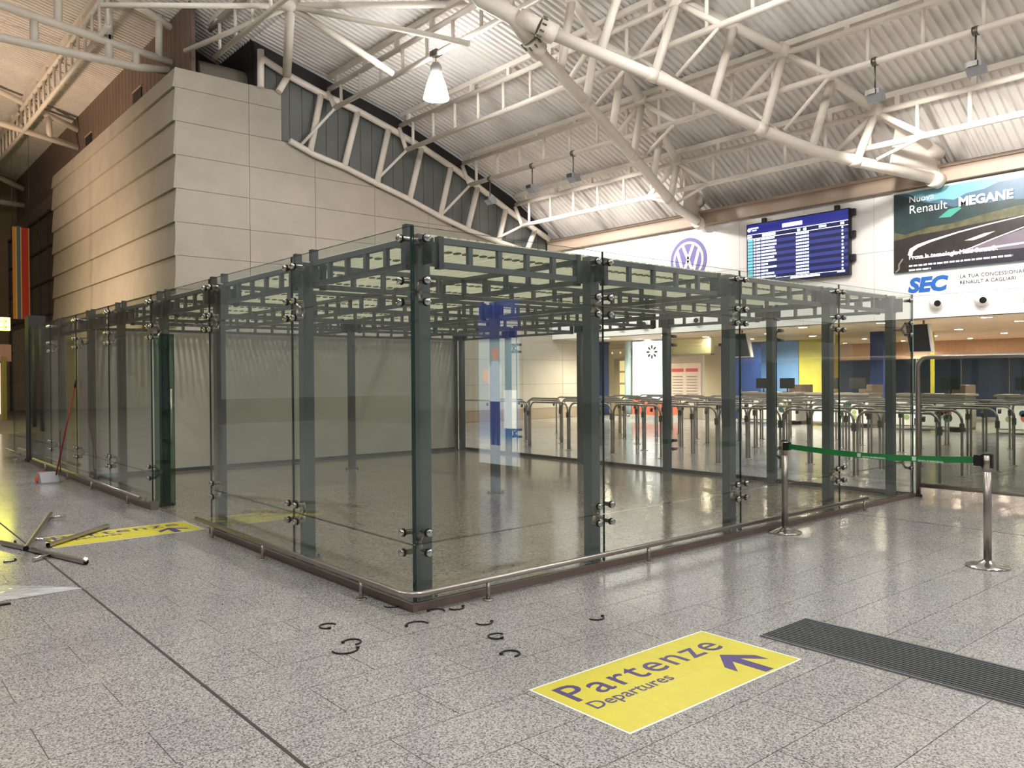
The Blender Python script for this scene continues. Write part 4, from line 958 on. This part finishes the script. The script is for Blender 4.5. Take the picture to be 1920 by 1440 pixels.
def flood(y, label, pw=750):
    X, z = 14.2, 7.62
    t = empty('floodlight', (X, y, z), label, 'floodlight', 'floodlights hung from the purlin')
    MB().tube([(X, y, z+.12), (X, y, 8.35)], .02, 8).build('drop_rod', inox_d, t)
    MB().tube([(X, y-.05, 8.35), (X, y+.05, 8.35)], .095, 12).build('clamp', inox_d, t)
    MB().prism([(X-.15, z+.11), (X+.10, z+.10), (X+.20, z-.08), (X+.0, z-.14), (X-.15, z+.0)], 'y', y-.15, y+.15).build('housing', fl_m, t)
    MB().raw([(X+.106, y-.13, z+.095), (X+.106, y+.13, z+.095), (X+.206, y+.13, z-.075), (X+.206, y-.13, z-.075)], [(0, 1, 2, 3)]).build('front_glass', fg_m, t)
    MB().box(X-.19, X-.15, y-.09, y+.09, z-.0, z+.10).build('gear_box', inox_d, t)
    aim_light('flood_beam', (X+.30, y, z-.05), (18.65, y, 4.9), pw, (1, .95, .89), 105, .8, .12)
for y, lab in ((16.7, 'grey floodlight on its rod closest to the gable cladding'), (14.55, 'grey floodlight second from the gable cladding'), (12.7, 'grey floodlight third from the gable, next to the arched truss'), (3.5, 'grey floodlight hanging left of the two at upper right'), (1.5, 'grey floodlight hanging farthest right under the roof')):
    flood(y, lab)
for y in (-1.0, -3.2): flood(y, 'grey floodlight beyond the right edge of the view')
# warm sodium floods lighting the flank and the left roof
def warm(x, y, z, tgt, pw, ang):
    t = empty('sodium_floodlight', (x, y, z), 'warm sodium floodlight on a pole beyond the left edge', 'floodlight', 'warm floodlights left of view')
    MB().tube([(x, y, 0), (x, y, z-.1)], .06, 12).build('pole', post_d, t); MB().box(x-.15, x+.1, y-.2, y+.2, z-.12, z+.12).build('housing', fl_m, t)
    d = (Vector(tgt)-Vector((x, y, z))).normalized()
    aim_light('sodium_beam', tuple(Vector((x, y, z))+d*.35), tgt, pw, (1, .72, .52), ang, .9, .2)
warm(-2.2, 24.5, 4.2, (4.4, 25.5, 4.8), 2100, 110)
warm(-2.5, 27.5, 4.4, (0.5, 28.5, 13.2), 2600, 120)

# ------------------------------------------------------------------ advertising light box opposite the pavilion (seen mirrored in the glass)
def ad_light():
    m = bpy.data.materials.new('poster_print'); m.use_nodes = True; nt = m.node_tree; b = nt.nodes['Principled BSDF']
    geo = nt.nodes.new('ShaderNodeNewGeometry'); sp = nt.nodes.new('ShaderNodeSeparateXYZ'); nt.links.new(geo.outputs['Position'], sp.inputs[0])
    mr = nt.nodes.new('ShaderNodeMapRange'); mr.inputs['From Min'].default_value = .12; mr.inputs['From Max'].default_value = 2.9; nt.links.new(sp.outputs['Z'], mr.inputs['Value'])
    rp = nt.nodes.new('ShaderNodeValToRGB'); e = rp.color_ramp.elements
    e[0].position = 0; e[0].color = (.82, .86, .92, 1); e[1].position = 1; e[1].color = (.05, .09, .45, 1)
    for p, c in ((.12, (.85, .88, .92, 1)), (.18, (.12, .35, .75, 1)), (.3, (.10, .18, .55, 1)), (.42, (.55, .75, .85, 1)), (.75, (.60, .80, .88, 1)), (.78, (.03, .04, .22, 1))):
        k = e.new(p); k.color = c
    nt.links.new(mr.outputs[0], rp.inputs['Fac'])
    b.inputs['Base Color'].default_value = (.02, .02, .02, 1); nt.links.new(rp.outputs['Color'], b.inputs['Emission Color']); b.inputs['Emission Strength'].default_value = 3.0
    return m
t = empty('advertising_light_box', (5.8, -6.0, 0), 'tall blue and white advertising light box mirrored in the pavilion glass', 'light box')
MB().box(5.74, 5.95, -6.62, -5.46, .0, 2.98).build('cabinet', mat('cabinet_grey', (150, 152, 156), .4), t)
MB().box(5.725, 5.742, -6.57, -5.50, .12, 2.92).build('poster', ad_light(), t)
sk = em_mat('poster_skin', (240, 170, 150), 5); shirt = em_mat('poster_shirt', (220, 232, 245), 5); jean = em_mat('poster_trousers', (40, 60, 150), 4); pw_ = em_mat('poster_white', (245, 248, 250), 6)
def fig(poly, m, name): MB().prism(poly, 'x', 5.712, 5.726).build(name, m, t)
fig([(-6.10+.09*math.cos(i*.52), 2.02+.12*math.sin(i*.52)) for i in range(12)], sk, 'figure_head')
fig([(-6.24, 1.2), (-5.98, 1.2), (-5.95, 1.75), (-6.02, 1.9), (-6.18, 1.9), (-6.28, 1.75)], shirt, 'figure_torso')
fig([(-6.22, .45), (-6.12, .45), (-6.1, 1.0), (-6.08, .45), (-5.98, .45), (-5.98, 1.2), (-6.24, 1.2)], jean, 'figure_legs')
fig([(-6.45, 1.6), (-6.28, 1.5), (-6.28, 1.7), (-6.4, 1.78)], sk, 'figure_hand')
fig([(-5.85, .75), (-5.55, .75), (-5.55, 1.4), (-5.85, 1.4)], pw_, 'caption_block')

# weak glows are left to indirect sampling
for m in bpy.data.materials:
    if m.name not in ('lamp_lens', 'acrylic_shade', 'downlight_glow', 'poster_print', 'lightbox_white', 'exit_yellow'): m.cycles.emission_sampling = 'NONE'
